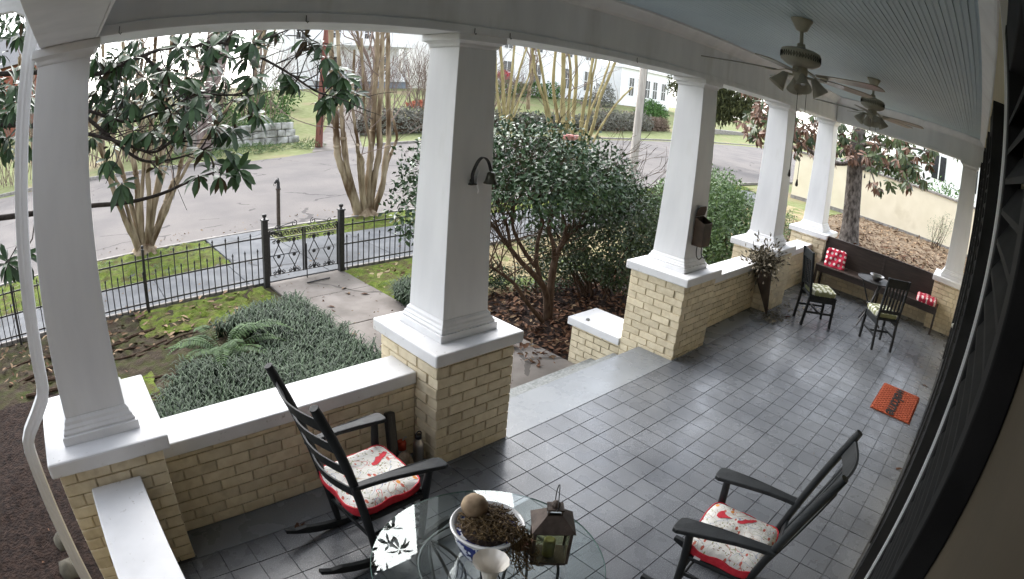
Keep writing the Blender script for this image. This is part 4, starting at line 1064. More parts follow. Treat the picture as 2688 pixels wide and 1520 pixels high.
# ------------------------------------------------------------------ ceiling fans
M['frost'] = mat('frosted_shade', (.50, .48, .42), .35, c2=(.56, .54, .48), ns=6, bump=.05, translucent=.35)
def fan(label, x, y):
    t = thing('ceiling_fan', label, 'fan', (x, y, CZ), 0, 'porch ceiling fans'); fm = M['fan_metal']; z0 = CZ
    L_ = lambda pr: [(r, z - z0) for r, z in pr]
    MB().lathe(L_([(.0, CZ), (.082, CZ - .002), (.082, CZ - .012), (.07, CZ - .03), (.042, CZ - .085), (.02, CZ - .095)]), 24).build('canopy', fm, t, smooth=40)
    MB().tube([(0, 0, -.09), (0, 0, 3.19 - z0)], .014, 12).build('downrod', fm, t, smooth=True)
    MB().lathe(L_([(.0, 3.20), (.028, 3.20), (.032, 3.175), (.06, 3.165), (.11, 3.158), (.142, 3.145), (.146, 3.135), (.146, 3.075), (.142, 3.065), (.118, 3.05), (.09, 3.035), (.0, 3.03)]), 40).build('motor_housing', fm, t, smooth=40)
    mb = MB()
    for k in range(44):      # pierced band on the housing
        a = 2 * PI * k / 44; c, s = math.cos(a), math.sin(a)
        mb.tube([(.1475 * c - .006 * s * q, .1475 * s + .006 * c * q, 3.105 - z0 + .02 * p) for q, p in ((-1, 0), (0, 1), (1, 0), (0, -1), (-1, 0))], .0022, 4, False)
    mb.build('vent_band', M['iron'], t)
    blade = [(.17, -.045), (.25, -.055), (.55, -.068), (.66, -.064), (.70, -.045), (.71, 0), (.70, .045), (.66, .064), (.55, .068), (.25, .055), (.17, .045)]
    zb = 2.985 - z0
    tilt = -.13
    for k in range(5):
        a = math.radians(180 + 72 * k)
        o = MB().plate(blade, lambda r, s: (r, s, s * tilt), lambda r, s: (r, s, s * tilt - .006)).build('blade', M['fan_blade'], t, loc=(0, 0, zb), rot=(0, 0, a), bevel=.002)
        MB().plate([(.07, -.016), (.15, -.012), (.19, -.034), (.235, -.026), (.25, 0), (.235, .026), (.19, .034), (.15, .012), (.07, .016)], lambda r, s: (r, s, s * tilt - .008 + max(0, .17 - r) * .35), lambda r, s: (r, s, s * tilt - .013 + max(0, .17 - r) * .35)).build('blade_iron', fm, o)
    MB().lathe(L_([(.0, 3.03), (.055, 3.03), (.06, 3.0), (.05, 2.965), (.03, 2.94), (.012, 2.93), (.0, 2.925)]), 24).build('light_hub', fm, t, smooth=40)
    for k in range(4):
        a = math.radians(30 + 90 * k); d_ = Vector((math.cos(a), math.sin(a), 0))
        p0 = Vector((0, 0, 2.965 - z0)) + d_ * .05; p1 = p0 + d_ * .05 + Vector((0, 0, .004))
        MB().tube([p0, p0 + d_ * .03, p1], .009, 8).build('lamp_arm', fm, t, smooth=True)
        sh = MB().lathe([(.018, 0), (.026, -.012), (.034, -.04), (.046, -.075), (.060, -.105), (.064, -.118), (.062, -.118), (.044, -.075), (.030, -.035), (.016, -.004)], 20, cap=False)
        o = sh.build('lamp_shade', M['frost'], t, smooth=50, loc=tuple(p1))
        o.rotation_euler = Vector((-d_.x * .55, -d_.y * .55, .83)).to_track_quat('Z', 'Y').to_euler()
        MB().lathe([(.0, -.085), (.018, -.078), (.022, -.06), (.014, -.03), (.010, -.006)], 12).build('bulb', M['glaze'], o, smooth=50)
    for (dx, dy, zl) in ((.035, .02, 2.26), (.01, -.055, 2.21)):
        c = MB().tube([(dx, dy, 2.95 - z0), (dx, dy, zl + .05 - z0)], .0022, 5).build('pull_chain', M['iron_grey'], t)
        MB().lathe(L_([(.0, zl + .052), (.005, zl + .045), (.011, zl + .012), (.009, zl), (.0, zl - .003)]), 10, (dx, dy, 0)).build('pull_fob', M['bench'], c, smooth=50)
    return t
fan('ceiling fan with lamp shades and long pull chains, nearer of the two', 3.9, 1.39)
fan('ceiling fan with lamp shades near the far end, smaller of the two', 6.52, 1.39)

# ------------------------------------------------------------------ far seating group
def dining_chair(label, loc, rz):
    t = thing('dining_chair', label, 'chair', loc, rz, 'black slat-back chairs by the bistro table'); bw = M['black_wood']
    for s in (-1, 1):
        MB().bar((.215, s * .19, 0), (.205, s * .185, .435), .034, .034, up=(1, 0, 0), w1=.04, h1=.04).build('leg', bw, t, bevel=.004)
        MB().bar((-.25, s * .17, 0), (-.205, s * .18, .43), .034, .036, up=(1, 0, 0)).build('leg', bw, t, bevel=.004)
        MB().bar((-.205, s * .18, .428), (-.295, s * .185, 1.03), .034, .036, up=(1, 0, 0)).build('back_post', bw, t, bevel=.004)
        MB().bar((-.225, s * .176, .20), (.21, s * .187, .20), .018, .028).build('stretcher', bw, t, bevel=.003)
        MB().bar((-.19, s * .182, .385), (.19, s * .186, .385), .02, .07).build('apron', bw, t, bevel=.003)
    MB().bar((.19, -.17, .385), (.19, .17, .385), .02, .07).build('apron', bw, t, bevel=.003)
    MB().bar((-.01, -.178, .20), (-.01, .178, .20), .018, .028).build('stretcher', bw, t, bevel=.003)
    MB().box(-.225, -.205, .421, .235, .205, .445).build('seat', bw, t, bevel=.008)
    MB().bar((-.282, -.168, .965), (-.282, .168, .965), .022, .12).build('crest_rail', bw, t, bevel=.004)
    MB().bar((-.222, -.168, .55), (-.222, .168, .55), .02, .045).build('rail', bw, t, bevel=.004)
    for k in range(5):
        y = -.125 + .0625 * k
        MB().bar((-.225, y, .57), (-.275, y, .91), .034, .011, up=(1, 0, 0)).build('back_slat', bw, t, bevel=.002)
    return t
a1 = math.atan2(1.945 - 2.32, 8.286 - 7.98); a2 = math.atan2(1.232 - .961, 8.45 - 8.09)
dining_chair('black slat-back chair seen side-on near the half wall', (8.135, 2.13, 0), a1)
dining_chair('black slat-back chair with its back to the viewer', (8.27, 1.095, 0), a2)
cushion('seat_cushion', 'green polka dot cushion on the side-on black chair', (8.15, 2.115, .446), (0, 0, a1), .41, .40, .085, M['green_dots'], M['green_dots'], 'green polka dot chair cushions', dm4)
cushion('seat_cushion', 'green polka dot cushion on the chair seen from behind', (8.29, 1.11, .446), (0, 0, a2), .41, .40, .085, M['green_dots'], M['green_dots'], 'green polka dot chair cushions', dm4)
bt = thing('bistro_table', 'small round black bistro table between chairs and bench', 'table', (8.98, 1.45, 0))
MB().lathe([(.0, .70), (.27, .70), (.295, .702), (.30, .72), (.292, .722), (.285, .712), (.0, .711)], 40).build('table_top', M['iron'], bt, smooth=40)
for k in range(3):
    a = math.radians(100 + 120 * k); c, s = math.cos(a), math.sin(a)
    MB().tube([(.22 * c, .22 * s, .70), (.04 * c, .04 * s, .36), (-.26 * c, -.26 * s, .02)], .013, 8).build('leg', M['iron'], bt, smooth=True)
MB().tube([(.05 * math.cos(a), .05 * math.sin(a), .36) for a in np.linspace(0, 2 * PI, 21)], .008, 6, False).build('leg_ring', M['iron'], bt)
db = thing('metal_bowl', 'grey bowl standing on the small bistro table', 'bowl', (8.98, 1.43, .7115))
MB().lathe([(.05, 0), (.09, .03), (.125, .075), (.128, .08), (.12, .078), (.085, .035), (.0, .012)], 28).build('bowl_body', M['steel'], db, smooth=50)
bn = thing('bench', 'long dark brown high-backed bench along the far brick wall', 'bench', (10.1, 1.55, 0)); of = (10.1, 1.55, 0); by0, by1 = .31, 2.76
bm_ = M['bench']
MB().bar((10.33, by0 + .02, .66), (10.33, by1 - .02, .66), .022, .42).build('backrest', bm_, bn, off=of, bevel=.004)
MB().box(9.88, by0, .425, 10.325, by1, .455).build('seat', bm_, bn, off=of, bevel=.006)
MB().box(9.90, by0 + .03, .335, 9.922, by1 - .03, .424).build('apron', bm_, bn, off=of, bevel=.003)
MB().bar((10.33, by0 + .0, .885), (10.33, by1, .885), .035, .03).build('rail', bm_, bn, off=of, bevel=.004)
for y in (by0, (by0 + by1) / 2, by1 - .04):
    MB().box(9.89, y, 0, 9.93, y + .04, .424).build('leg', bm_, bn, off=of, bevel=.003)
    MB().bar((10.30, y + .02, 0), (10.335, y + .02, .90), .04, .035, up=(1, 0, 0)).build('back_post', bm_, bn, off=of, bevel=.003)
cushion('throw_pillow', 'red polka dot pillow propped against the left end of the bench', (10.13, 2.46, .56), (0, math.radians(-70), math.radians(8)), .36, .38, .10, M['red_dots'], M['red_dots'], 'red polka dot pillows on the bench', ((0, 0), (.09, .09), (-.09, .09), (.09, -.09), (-.09, -.09)), cat='pillow')
cushion('throw_pillow', 'red polka dot cushion lying flat at the right end of the bench', (10.08, .56, .456), (0, 0, math.radians(4)), .38, .40, .11, M['red_dots'], M['red_dots'], 'red polka dot pillows on the bench', dm4, cat='pillow')

# ------------------------------------------------------------------ cone planter, doormat, fallen leaves
pl = thing('cone_planter', 'brown cone planter of withered foliage leaning in the wall corner', 'planter', (7.70, 2.72, 0))
mb = MB(); vs = []; fs = []; n = 20
tip = Vector((.0, .0, .01)); topc = Vector((-.02, .19, .62)); ax = (topc - tip).normalized(); aa = ax.orthogonal().normalized(); ab = ax.cross(aa)
for r_, f in ((.012, 0), (.06, .4), (.12, .85), (.135, 1.0), (.12, .97), (.0, .9)):
    c = tip + (topc - tip) * f
    for k in range(n): th = 2 * PI * k / n; vs.append(c + (aa * math.cos(th) + ab * math.sin(th)) * r_)
for i in range(5):
    for k in range(n): fs.append((i * n + k, i * n + (k + 1) % n, (i + 1) * n + (k + 1) % n, (i + 1) * n + k))
mb.add(vs, fs); M['cone'] = mat('dark_brown_cone', (.045, .03, .02), .7, c2=(.085, .06, .045), ns=8, bump=.5, bs=60, stretch=(1, 1, .3)); mb.build('cone', M['cone'], pl, smooth=50)
M['withered'] = mat('withered_leaves', (.055, .048, .03), .8, c2=(.20, .17, .12), island=True, bump=0)
rg = np.random.default_rng(11); n = 950
P = np.array(topc) + rg.normal(0, 1, (n, 3)) * np.array([.13, .10, .10]) + np.array([0, 0, .10]); P[:, 2] = np.where(rg.random(n) < .1, P[:, 2] + rg.random(n) * .18, P[:, 2])
D = unit(P - np.array(topc) + rg.normal(0, .12, (n, 3)) + np.array([0, 0, -.03]))
link('foliage', npmesh('foliage', *leaf_arrays(P, D, rg.normal(0, 1, (n, 3)), rg.uniform(.045, .085, n), rg.uniform(.018, .030, n)), M['withered']), pl)
mb = MB()
for k in range(26):
    e = Vector(topc) + Vector((random.gauss(0, .13), random.gauss(0, .09), .10 + random.random() * .14)); m_ = Vector(topc) * .5 + e * .5 + Vector((0, 0, .04))
    mb.tube([Vector(topc) - Vector((0, 0, .05)), m_, e], [.003, .001], 4)
mb.build('stems', M['bark_brown'], pl)
def litter(name, n, cx, cy, sx, sy, z, L0, L1, m, seed, lift=.02):
    rg = np.random.default_rng(seed)
    P = np.stack([cx + rg.normal(0, sx, n), cy + rg.normal(0, sy, n), z + rg.random(n) * lift], 1)
    a = rg.uniform(0, 2 * PI, n); D = np.stack([np.cos(a), np.sin(a), rg.normal(0, .18, n)], 1); N = np.stack([rg.normal(0, .3, n), rg.normal(0, .3, n), np.ones(n)], 1)
    L_ = rg.uniform(L0, L1, n)
    o = link(name, npmesh(name, *leaf_arrays(P, D, N, L_, L_ * .38, rg.uniform(-.3, .3, n), .25), m)); o['kind'] = 'stuff'; return o
litter('fallen_foliage', 190, 7.66, 2.60, .17, .12, .004, .04, .075, M['withered'], 21, .035)
litter('fallen_foliage', 90, 8.45, 2.55, .22, .15, .004, .04, .07, M['withered'], 22, .03)
litter('floor_debris', 40, 4.6, 2.2, 1.8, .9, .003, .012, .03, M['deadleaf'], 24, .003)
M['coir'] = mat('orange_coir', (.30, .045, .016), .95, c2=(.47, .11, .042), ns=40, bump=1, bs=160, bdist=.01)
dmat = thing('doormat', 'orange-red coir doormat with black welcome lettering by the house wall', 'doormat', (6.54, .36, 0), 0)
MB().box(-.425, -.26, .001, .425, .26, .016).build('mat_body', M['coir'], dmat, bevel=.005)
mb = MB()
for i in range(24):
    for j in range(15):
        x = -.41 + i * .0345; y = -.245 + j * .0345; s = 1 if (i + j) % 2 else -1
        mb.bar((x - .012, y - .012 * s, .0175), (x + .012, y + .012 * s, .0175), .008, .006)
tag(mb.build('weave', M['coir'], dmat), kind='stuff')
mb = MB()
for i in range(40):
    for sy in (-1, 1): mb.bar((-.42 + i * .0215, sy * .255, .008), (-.42 + i * .0215 + random.uniform(-.006, .006), sy * (.272 + random.random() * .006), .004), .008, .006)
tag(mb.build('fringe', M['coir'], dmat), kind='stuff')
M['mat_black'] = mat('black_mat_dye', (.008, .008, .008), .95, c2=(.014, .013, .012), bump=.3)
cu = bpy.data.curves.new('welcome_text', 'FONT'); cu.body = 'welcome'; cu.size = .235; cu.shear = .3; cu.align_x = 'CENTER'; cu.align_y = 'CENTER'; cu.extrude = .002; cu.space_character = .95; cu.offset = .004
to = bpy.data.objects.new('lettering_tmp', cu); COL.objects.link(to); bpy.context.view_layer.update()
me = bpy.data.meshes.new_from_object(to.evaluated_get(bpy.context.evaluated_depsgraph_get())); bpy.data.objects.remove(to); me.materials.clear(); me.materials.append(M['mat_black'])
link('lettering', me, dmat, (0.0, .0, .0225), (0, 0, PI))
def one_leaf(label, p, ang, L_, W_, m, curl=.3):
    V, q, t = leaf_arrays([(-L_ / 2, 0, .012)], [(1, 0, .05)], [(0, .1, 1)], L_, W_, curl, .35)
    me = npmesh('fallen_leaf', V, q, t, m); o = link('fallen_leaf', me, None, (p[0], p[1], p[2]), (0, 0, ang)); md = o.modifiers.new('s', 'SOLIDIFY'); md.thickness = .0012
    tag(o, label, 'leaf', 'single fallen leaves'); return o
one_leaf('curled reddish brown leaf on the floor behind the rocking chair runner', at(786, 1382, 'z', 0), .9, .16, .06, M['deadleaf'])
one_leaf('thin brown leaf on the porch floor beside the near chair leg', at(2065, 833, 'z', 0), 2.4, .16, .05, M['deadleaf'])
one_leaf('tan leaf lying on the path nearest the gate', at(903, 757, 'z', -.555), .6, .14, .06, M['deadleaf2'])
one_leaf('pale curled leaf on the middle of the garden path', at(913, 770, 'z', -.555), 1.4, .17, .07, M['deadleaf2'])
one_leaf('reddish leaf at the right edge of the garden path', at(962, 772, 'z', -.555), -.3, .20, .07, M['deadleaf'])
one_leaf('dark brown leaf on the path beside the grass bed', at(873, 806, 'z', -.555), -.6, .17, .06, M['deadleaf'])
one_leaf('tan leaf on the path closest to the brick pier', at(930, 879, 'z', -.555), -.6, .14, .06, M['deadleaf2'])
one_leaf('dark bent leaf on the floor against the house shutters', at(2425, 1012, 'z', 0), 1.0, .14, .04, M['deadleaf'])
one_leaf('curled dark leaf beside the shutters, nearest the viewer', at(2358, 1232, 'z', 0), 2.0, .10, .03, M['deadleaf'])
# ------------------------------------------------------------------ iron fence, gate, hitching post
FY = 8.67
def picket_mesh(h):
    mb = MB().tube([(0, 0, 0), (0, 0, h - .075)], .0095, 6)
    mb.lathe([(.0095, h - .075), (.018, h - .068), (.0095, h - .06), (.018, h - .045), (.010, h - .025), (.0, h)], 6)
    return mb.mesh('picket', M['iron'], smooth=50)
PT, PS = picket_mesh(.86), picket_mesh(.60)
def fence(label, x0, x1, y0, y1, posts):
    L_ = math.hypot(x1 - x0, y1 - y0); ang = math.atan2(y1 - y0, x1 - x0)
    t = thing('iron_fence', label, 'fence', (x0, y0, -.535), ang)
    for z in (.10, .43, .755): MB().box(0, -.006, z - .012, L_, .006, z + .012).build('rail', M['iron'], t)
    n = int(L_ / .108); 
    for i in range(n):
        x = .05 + i * .108
        if x > L_ - .03: break
        link('picket', PT if i % 2 else PS, t, (x, random.uniform(-.002, .002), random.uniform(-.01, .005)), (0, random.uniform(-.008, .008), 0))
    for x in posts:
        mb = MB().box(x - .02, -.02, -.06, x + .02, .02, .90); mb.lathe([(.024, .90), (.026, .915), (.014, .925), (.022, .94), (.026, .955), (.018, .972), (.0, .98)], 8, (x, 0, 0))
        mb.build('fence_post', M['iron'], t, smooth=40)
    return t
fence('black iron picket fence between the left edge and the garden gate', -5.2, 3.14, 8.56, 8.665, [1.55, 4.0, 6.34])
fence('black iron picket fence running right from the gate behind the camellia', 4.63, 17.0, 8.67, 8.80, [2.5, 5.0, 7.5, 10.0, 12.34])
def gate_post(label, x):
    t = thing('gate_post', label, 'post', (x, FY, -.62), 0, 'posts either side of the gate')
    MB().box(-.045, -.045, 0, .045, .045, 1.10).build('post_shaft', M['iron'], t, bevel=.006)
    MB().box(-.058, -.058, 1.101, .058, .058, 1.125).build('post_cap', M['iron'], t, bevel=.005)
    MB().lathe([(.02, 1.125), (.024, 1.135), (.014, 1.145), (.032, 1.162), (.040, 1.182), (.032, 1.205), (.0, 1.217)], 16).build('ball_finial', M['iron'], t, smooth=50)
    return t
gate_post('black iron post with ball finial on the left of the gate', 3.195); gate_post('black iron post with ball finial on the right of the gate', 4.565)
gt = thing('garden_gate', 'double iron garden gate with diamond lattice and scroll top', 'gate', (3.88, FY, -.55)); of = (3.88, FY, -.55)
def spiral(cx, cz, r, a0, turns, d=1, n=16, y=FY):
    return [(cx + r * (1 - .75 * k / n) * math.cos(a0 + d * turns * 2 * PI * k / n), y, cz + r * (1 - .75 * k / n) * math.sin(a0 + d * turns * 2 * PI * k / n)) for k in range(n + 1)]
for gx0, gx1 in ((3.265, 3.862), (3.898, 4.495)):
    mb = MB()
    for x in (gx0, gx1): mb.box(x - .011, FY - .011, -.43, x + .011, FY + .011, .30)
    for z in (.165, .29): mb.box(gx0 + .0112, FY - .008, z - .007, gx1 - .0112, FY + .008, z + .007)
    mb.box(gx0 + .0112, FY - .008, -.425, gx1 - .0112, FY + .008, -.411)
    mb.build('gate_frame', M['iron'], gt, off=of)
    w = (gx1 - gx0)
    mb = MB()
    for k in range(5):
        cx = gx0 + w * (k + .5) / 5
        mb.tube(spiral(cx - .012, .228, .05, 0, 1.25), .0075, 5); mb.tube(spiral(cx + .02, .228, .045, PI, 1.25, -1), .0075, 5)
    mb.build('scroll_band', M['iron'], gt, off=of)
    for k in range(2):
        cx = gx0 + w * (.27 + .46 * k); mb = MB()
        for s in (-1, 1):
            mb.tube([(cx - s * .085, FY - .004 * s, .12), (cx - s * .06, FY - .004 * s, .145), (cx - s * .035, FY - .004 * s, .125), (cx + s * .095, FY - .004 * s, -.13), (cx - s * .03, FY - .004 * s, -.365), (cx - s * .06, FY - .004 * s, -.40), (cx - s * .09, FY - .004 * s, -.375)], .009, 5)
            mb.tube(spiral(cx + s * .085, -.385, .035, PI / 2, 1.1, s), .0065, 5)
            mb.tube(spiral(cx + s * .085, .115, .03, -PI / 2, 1.1, -s), .0065, 5)
        mb.build('diamond_bar', M['iron'], gt, off=of)
        for z in (-.13, -.385, .12):
            MB().lathe([(.0, -.012), (.022, -.010), (.034, 0), (.022, .010), (.0, .012)], 8, (0, 0, 0)).build('rosette', M['iron'], gt, loc=(cx - of[0], 0, z - of[2]), rot=(PI / 2, 0, 0))
for s, x in ((1, 3.27), (-1, 4.49)):
    mb = MB().tube(spline([(x, FY, .30), (x + s * .12, FY, .335), (x + s * .28, FY, .37), (x + s * .42, FY, .40)], 6), .007, 5)
    mb.tube(spiral(x + s * .14, .345, .045, -PI / 2, 1.2, s), .0075, 5); mb.tube(spiral(x + s * .44, .37, .055, PI / 2, 1.3, -s), .0075, 5)
    mb.build('crest_scroll', M['iron'], gt, off=of)
MB().tube([(3.915, FY - .02, .02), (3.915, FY - .02, -.60), ], .009, 6).build('drop_rod', M['iron'], gt, off=of)
_p = at(835, 738, 'z', -.555)
_o = MB().tube([(-.2, -.02, 0), (0, 0, .004), (.22, .03, 0)], .012, 6).build('iron_rod', M['iron'], loc=(_p[0], _p[1], -.543), rot=(0, 0, -.05)); tag(_o, 'thin dark rod lying on the path before the gate', 'rod')
hp = thing('hitching_post', 'iron horse-head hitching post on the verge beyond the gate', 'hitching post', (4.76, 12.0, -.6))
MB().lathe([(.06, 0), (.055, .05), (.045, .06), (.042, .9), (.055, .905), (.06, .93), (.05, .94)], 12).build('post_shaft', M['rust'], hp, smooth=40)
mb = MB().tube(spline([(0, 0, .93), (.005, 0, 1.0), (.0, 0, 1.06), (-.025, 0, 1.11), (-.055, 0, 1.09), (-.085, 0, 1.055)], 4), [.045, .044, .042, .04, .038, .036, .036, .036, .037, .038, .038, .038, .037, .036, .034, .031, .029, .027, .026, .025, .02], 10)
for s in (-1, 1): mb.lathe([(.012, 0), (.009, .025), (.0, .05)], 6, (.0, s * .02, 1.125))
mb.build('horse_head', M['iron'], hp, smooth=50)
MB().tube([(-.08 + .03 * math.cos(a), 0, 1.03 + .03 * math.sin(a)) for a in np.linspace(0, 2 * PI, 13)], .005, 5, False).build('ring', M['iron'], hp)

# ------------------------------------------------------------------ planting helpers
def foliage(name, m, parent, n, ells, L0, L1, W, seed, shell=.55, up=.35, drop=0.0, small=True, off=(0, 0, 0)):
    rg = np.random.default_rng(seed)
    vol = np.array([e[3] * e[4] * e[5] for e in ells]) ** .75; idx = rg.choice(len(ells), n, p=vol / vol.sum())
    E = np.array(ells)[idx]
    d = unit(rg.normal(0, 1, (n, 3))); r = (shell + (1 - shell) * rg.random(n) ** .6).reshape(n, 1)
    clump = 1 + .16 * np.sin(d[:, :1] * 9 + idx[:, None]) * np.sin(d[:, 1:2] * 8) * np.cos(d[:, 2:] * 7)
    P = E[:, :3] + d * r * clump * E[:, 3:]
    D = unit(d * .6 + rg.normal(0, .7, (n, 3)) + np.array([0, 0, -drop]))
    N = unit(d + np.array([0, 0, up]) + rg.normal(0, .45, (n, 3)))
    L_ = rg.uniform(L0, L1, n)
    f = small_leaf_arrays if small else leaf_arrays
    return link(name, npmesh(name, *f(P - np.array(off), D, N, L_, L_ * W), m), parent)

def grow(mb, p, d, L_, r, depth, rg, spread=.6, gravity=0.0, n=5, seg=3, kids=(2, 3), shrink=.72, minr=.0025, tips=None, bend=.18):
    pts = [Vector(p)]; d = Vector(d).normalized()
    for k in range(seg):
        d = (d + Vector((rg.uniform(-bend, bend), rg.uniform(-bend, bend), rg.uniform(-bend, bend) + gravity))).normalized()
        pts.append(pts[-1] + d * L_ / seg)
    r1 = max(r * shrink, minr)
    mb.tube(pts, [r + (r1 - r) * k / seg for k in range(seg + 1)], max(3, n), False)
    if depth <= 0:
        if tips is not None: tips.append((pts[-1], d))
        return
    for k in range(rg.randint(*kids)):
        dd = (d + Vector((rg.uniform(-1, 1), rg.uniform(-1, 1), rg.uniform(-.5, .8))) * spread).normalized()
        q = pts[-1] if k == 0 else pts[-1] + (pts[-2] - pts[-1]) * rg.uniform(0, .9)
        grow(mb, q, dd, L_ * rg.uniform(.65, .85), r1 * (.95 if k == 0 else .7), depth - 1, rg, spread, gravity, n - 1, seg, kids, shrink, minr, tips, bend)

# ------------------------------------------------------------------ crape myrtles along the street
def myrtle(label, base, stems, m, seed, twigs=3, y_j=.35, top=None, tw_len=1.1):
    rg = random.Random(seed)
    t = thing('crape_myrtle', label, 'tree', tuple(base), 0, 'bare crape myrtle trees')
    wood = MB(); tw = MB()
    for st_ in stems:
        r0, pts = st_[0] * .82, st_[1]; yj = rg.uniform(-y_j, y_j)
        P = []
        for k, (u, v) in enumerate(pts):
            f = k / max(1, len(pts) - 1)
            P.append(at(u, v, 'y', base[1] + yj * f) - np.array(base))
        P[0] = np.array([P[0][0] * .6, yj * .12, max(0, P[0][2]) * .2 - .05])
        S = spline([tuple(p) for p in P], 5)
        S = [s_ + Vector((rg.uniform(-.008, .008), rg.uniform(-.008, .008), 0)) for s_ in S]
        rs = [r0 * (1.25 - .5 * i / len(S)) * (1 + .10 * math.sin(i * 1.7 + r0 * 99)) for i in range(len(S))]
        wood.tube(S, rs, 9)
        if rg.random() < .6:      # pruning knob
            k = int(len(S) * .45); wood.lathe([(.0, -.05), (rs[k] * 1.25, -.03), (rs[k] * 1.35, 0), (rs[k] * 1.2, .03), (.0, .06)], 8, tuple(S[k]))
        d = (S[-1] - S[-3]).normalized()
        if top and S[-1].z + base[2] > 2.6:
            grow(wood, S[-1], d, top, rs[-1], 1, rg, .25, .02, 7)
        for k in range(twigs):
            i = rg.randrange(len(S) // 2, len(S)); dd = (Vector((rg.uniform(-1, 1), rg.uniform(-1, 1), rg.uniform(.2, 1.2)))).normalized()
            grow(tw, S[i], dd, tw_len * rg.uniform(.5, 1), rs[i] * .28, 2, rg, .5, .03, 4, 3, (1, 3), .7, .003)
    wood.build('trunk', m, t, smooth=60)
    if tw.v: tw.build('crown', M['twig'], t)
    mbb = MB().lathe([(.36, -.05), (.30, .02), (.22, .10), (.12, .18), (.0, .22)], 14)
    mbb.v = [(x * (1 + .2 * math.sin(5 * math.atan2(y, x + 1e-9))), y * (1 + .2 * math.sin(5 * math.atan2(y, x + 1e-9))), z) for x, y, z in mbb.v]
    mbb.build('root_flare', m, t, smooth=70)
    return t
T1 = [(.075, [(360, 645), (335, 590), (300, 505), (272, 400), (245, 290)]), (.06, [(368, 645), (350, 560), (330, 480), (302, 380), (280, 250), (268, 90)]),
      (.07, [(375, 645), (362, 540), (358, 470), (345, 380), (332, 250), (322, 80)]), (.065, [(385, 645), (392, 540), (388, 460), (395, 350), (402, 220), (410, 70)]),
      (.06, [(390, 645), (402, 540), (420, 440), (432, 330), (440, 200), (455, 70)]), (.075, [(396, 642), (425, 560), (450, 490), (458, 470)]),
      (.055, [(396, 642), (430, 570), (462, 480), (482, 400), (502, 300), (545, 180), (575, 80)]), (.05, [(372, 645), (372, 520), (378, 420), (368, 300), (360, 180), (362, 70)]),
      (.045, [(366, 645), (340, 570), (318, 500), (285, 440), (255, 380), (225, 300)]), (.05, [(392, 645), (412, 520), (447, 400), (470, 300), (490, 200), (500, 80)]),
      (.04, [(394, 645), (436, 545), (490, 440), (545, 350), (600, 280), (650, 210)])]
myrtle('bare crape myrtle with splayed tan stems behind the left fence', (1.664, 12.15, -.58), T1, M['bark'], 1, 3)
T2 = [(.095, [(934, 555), (908, 470), (888, 412), (884, 365), (879, 292), (872, 200), (868, 70)]), (.065, [(940, 552), (920, 470), (903, 397), (900, 340), (895, 262), (890, 150), (884, 60)]),
      (.06, [(952, 552), (952, 470), (950, 418), (940, 402), (938, 380)]), (.085, [(963, 552), (968, 460), (974, 390), (981, 313), (984, 235), (989, 157), (992, 60)]),
      (.08, [(974, 552), (984, 460), (996, 397), (994, 313), (1000, 235), (1002, 157), (1005, 60)]), (.075, [(986, 552), (1002, 495), (1013, 407), (1020, 365), (1018, 261), (1018, 157), (1020, 70)]),
      (.045, [(1013, 407), (1030, 385), (1041, 366), (1036, 330), (1025, 300)]), (.04, [(940, 402), (938, 365), (930, 320), (925, 250), (930, 150)]), (.035, [(974, 390), (962, 330), (955, 250), (950, 120)]),
      (.03, [(905, 350), (880, 330), (850, 305), (842, 280)])]
T2[6] = (.045, [(986, 552), (1003, 480), (1022, 415), (1041, 366), (1036, 330), (1026, 290)])
T2[7] = (.045, [(948, 552), (944, 470), (940, 402), (938, 365), (930, 320), (925, 250), (930, 130)])
T2[8] = (.04, [(960, 552), (968, 470), (974, 390), (962, 330), (955, 250), (950, 100)])
T2[9] = (.035, [(936, 553), (915, 450), (905, 350), (880, 330), (850, 305)])
myrtle('bare crape myrtle with knobbed pale stems right of the gate', (7.106, 12.2, -.58), T2, M['bark'], 2, 3)
T3 = [(.10, [(1490, 520), (1488, 400), (1478, 300), (1478, 220), (1480, 120)]), (.085, [(1495, 520), (1500, 400), (1505, 300), (1512, 220), (1512, 120)]), (.075, [(1505, 520), (1518, 400), (1530, 300), (1545, 220), (1560, 130)]),
      (.07, [(1512, 520), (1535, 400), (1560, 320), (1575, 260), (1600, 200), (1620, 150)]), (.06, [(1480, 520), (1465, 400), (1440, 290), (1425, 200), (1410, 110)]), (.06, [(1475, 520), (1450, 380), (1432, 280), (1405, 190), (1395, 110)]),
      (.055, [(1500, 520), (1515, 400), (1548, 300), (1580, 220), (1605, 150)]), (.07, [(1488, 520), (1478, 400), (1462, 300), (1452, 220), (1460, 120)]), (.05, [(1516, 520), (1545, 400), (1580, 330), (1620, 270), (1660, 230)]),
      (.06, [(1500, 520), (1495, 400), (1492, 300), (1498, 200), (1490, 110)]), (.05, [(1510, 520), (1528, 400), (1545, 300), (1555, 210), (1570, 130)])]
myrtle('cluster of mossy crape myrtle stems behind the camellia bush', tuple(at(1495, 478, 'y', 13.2) * np.array([1, 1, 0]) + np.array([0, 0, -.6])), T3, M['bark_green'], 3, 2, .5)
T4 = [(.14, [(1322, 330), (1322, 260), (1318, 180), (1310, 90)]), (.12, [(1330, 330), (1336, 260), (1345, 180), (1352, 100)]), (.10, [(1340, 330), (1350, 250), (1365, 180), (1388, 110)]), (.10, [(1312, 330), (1306, 250), (1302, 180), (1300, 100)]),
      (.08, [(1345, 330), (1360, 270), (1385, 210), (1400, 150)])]
myrtle('distant crape myrtle across the street beside the bell column', tuple(at(1330, 345, 'y', 30.0) * np.array([1, 1, 0]) + np.array([0, 0, -.5])), T4, M['bark_green'], 4, 3, .4, tw_len=2.6)

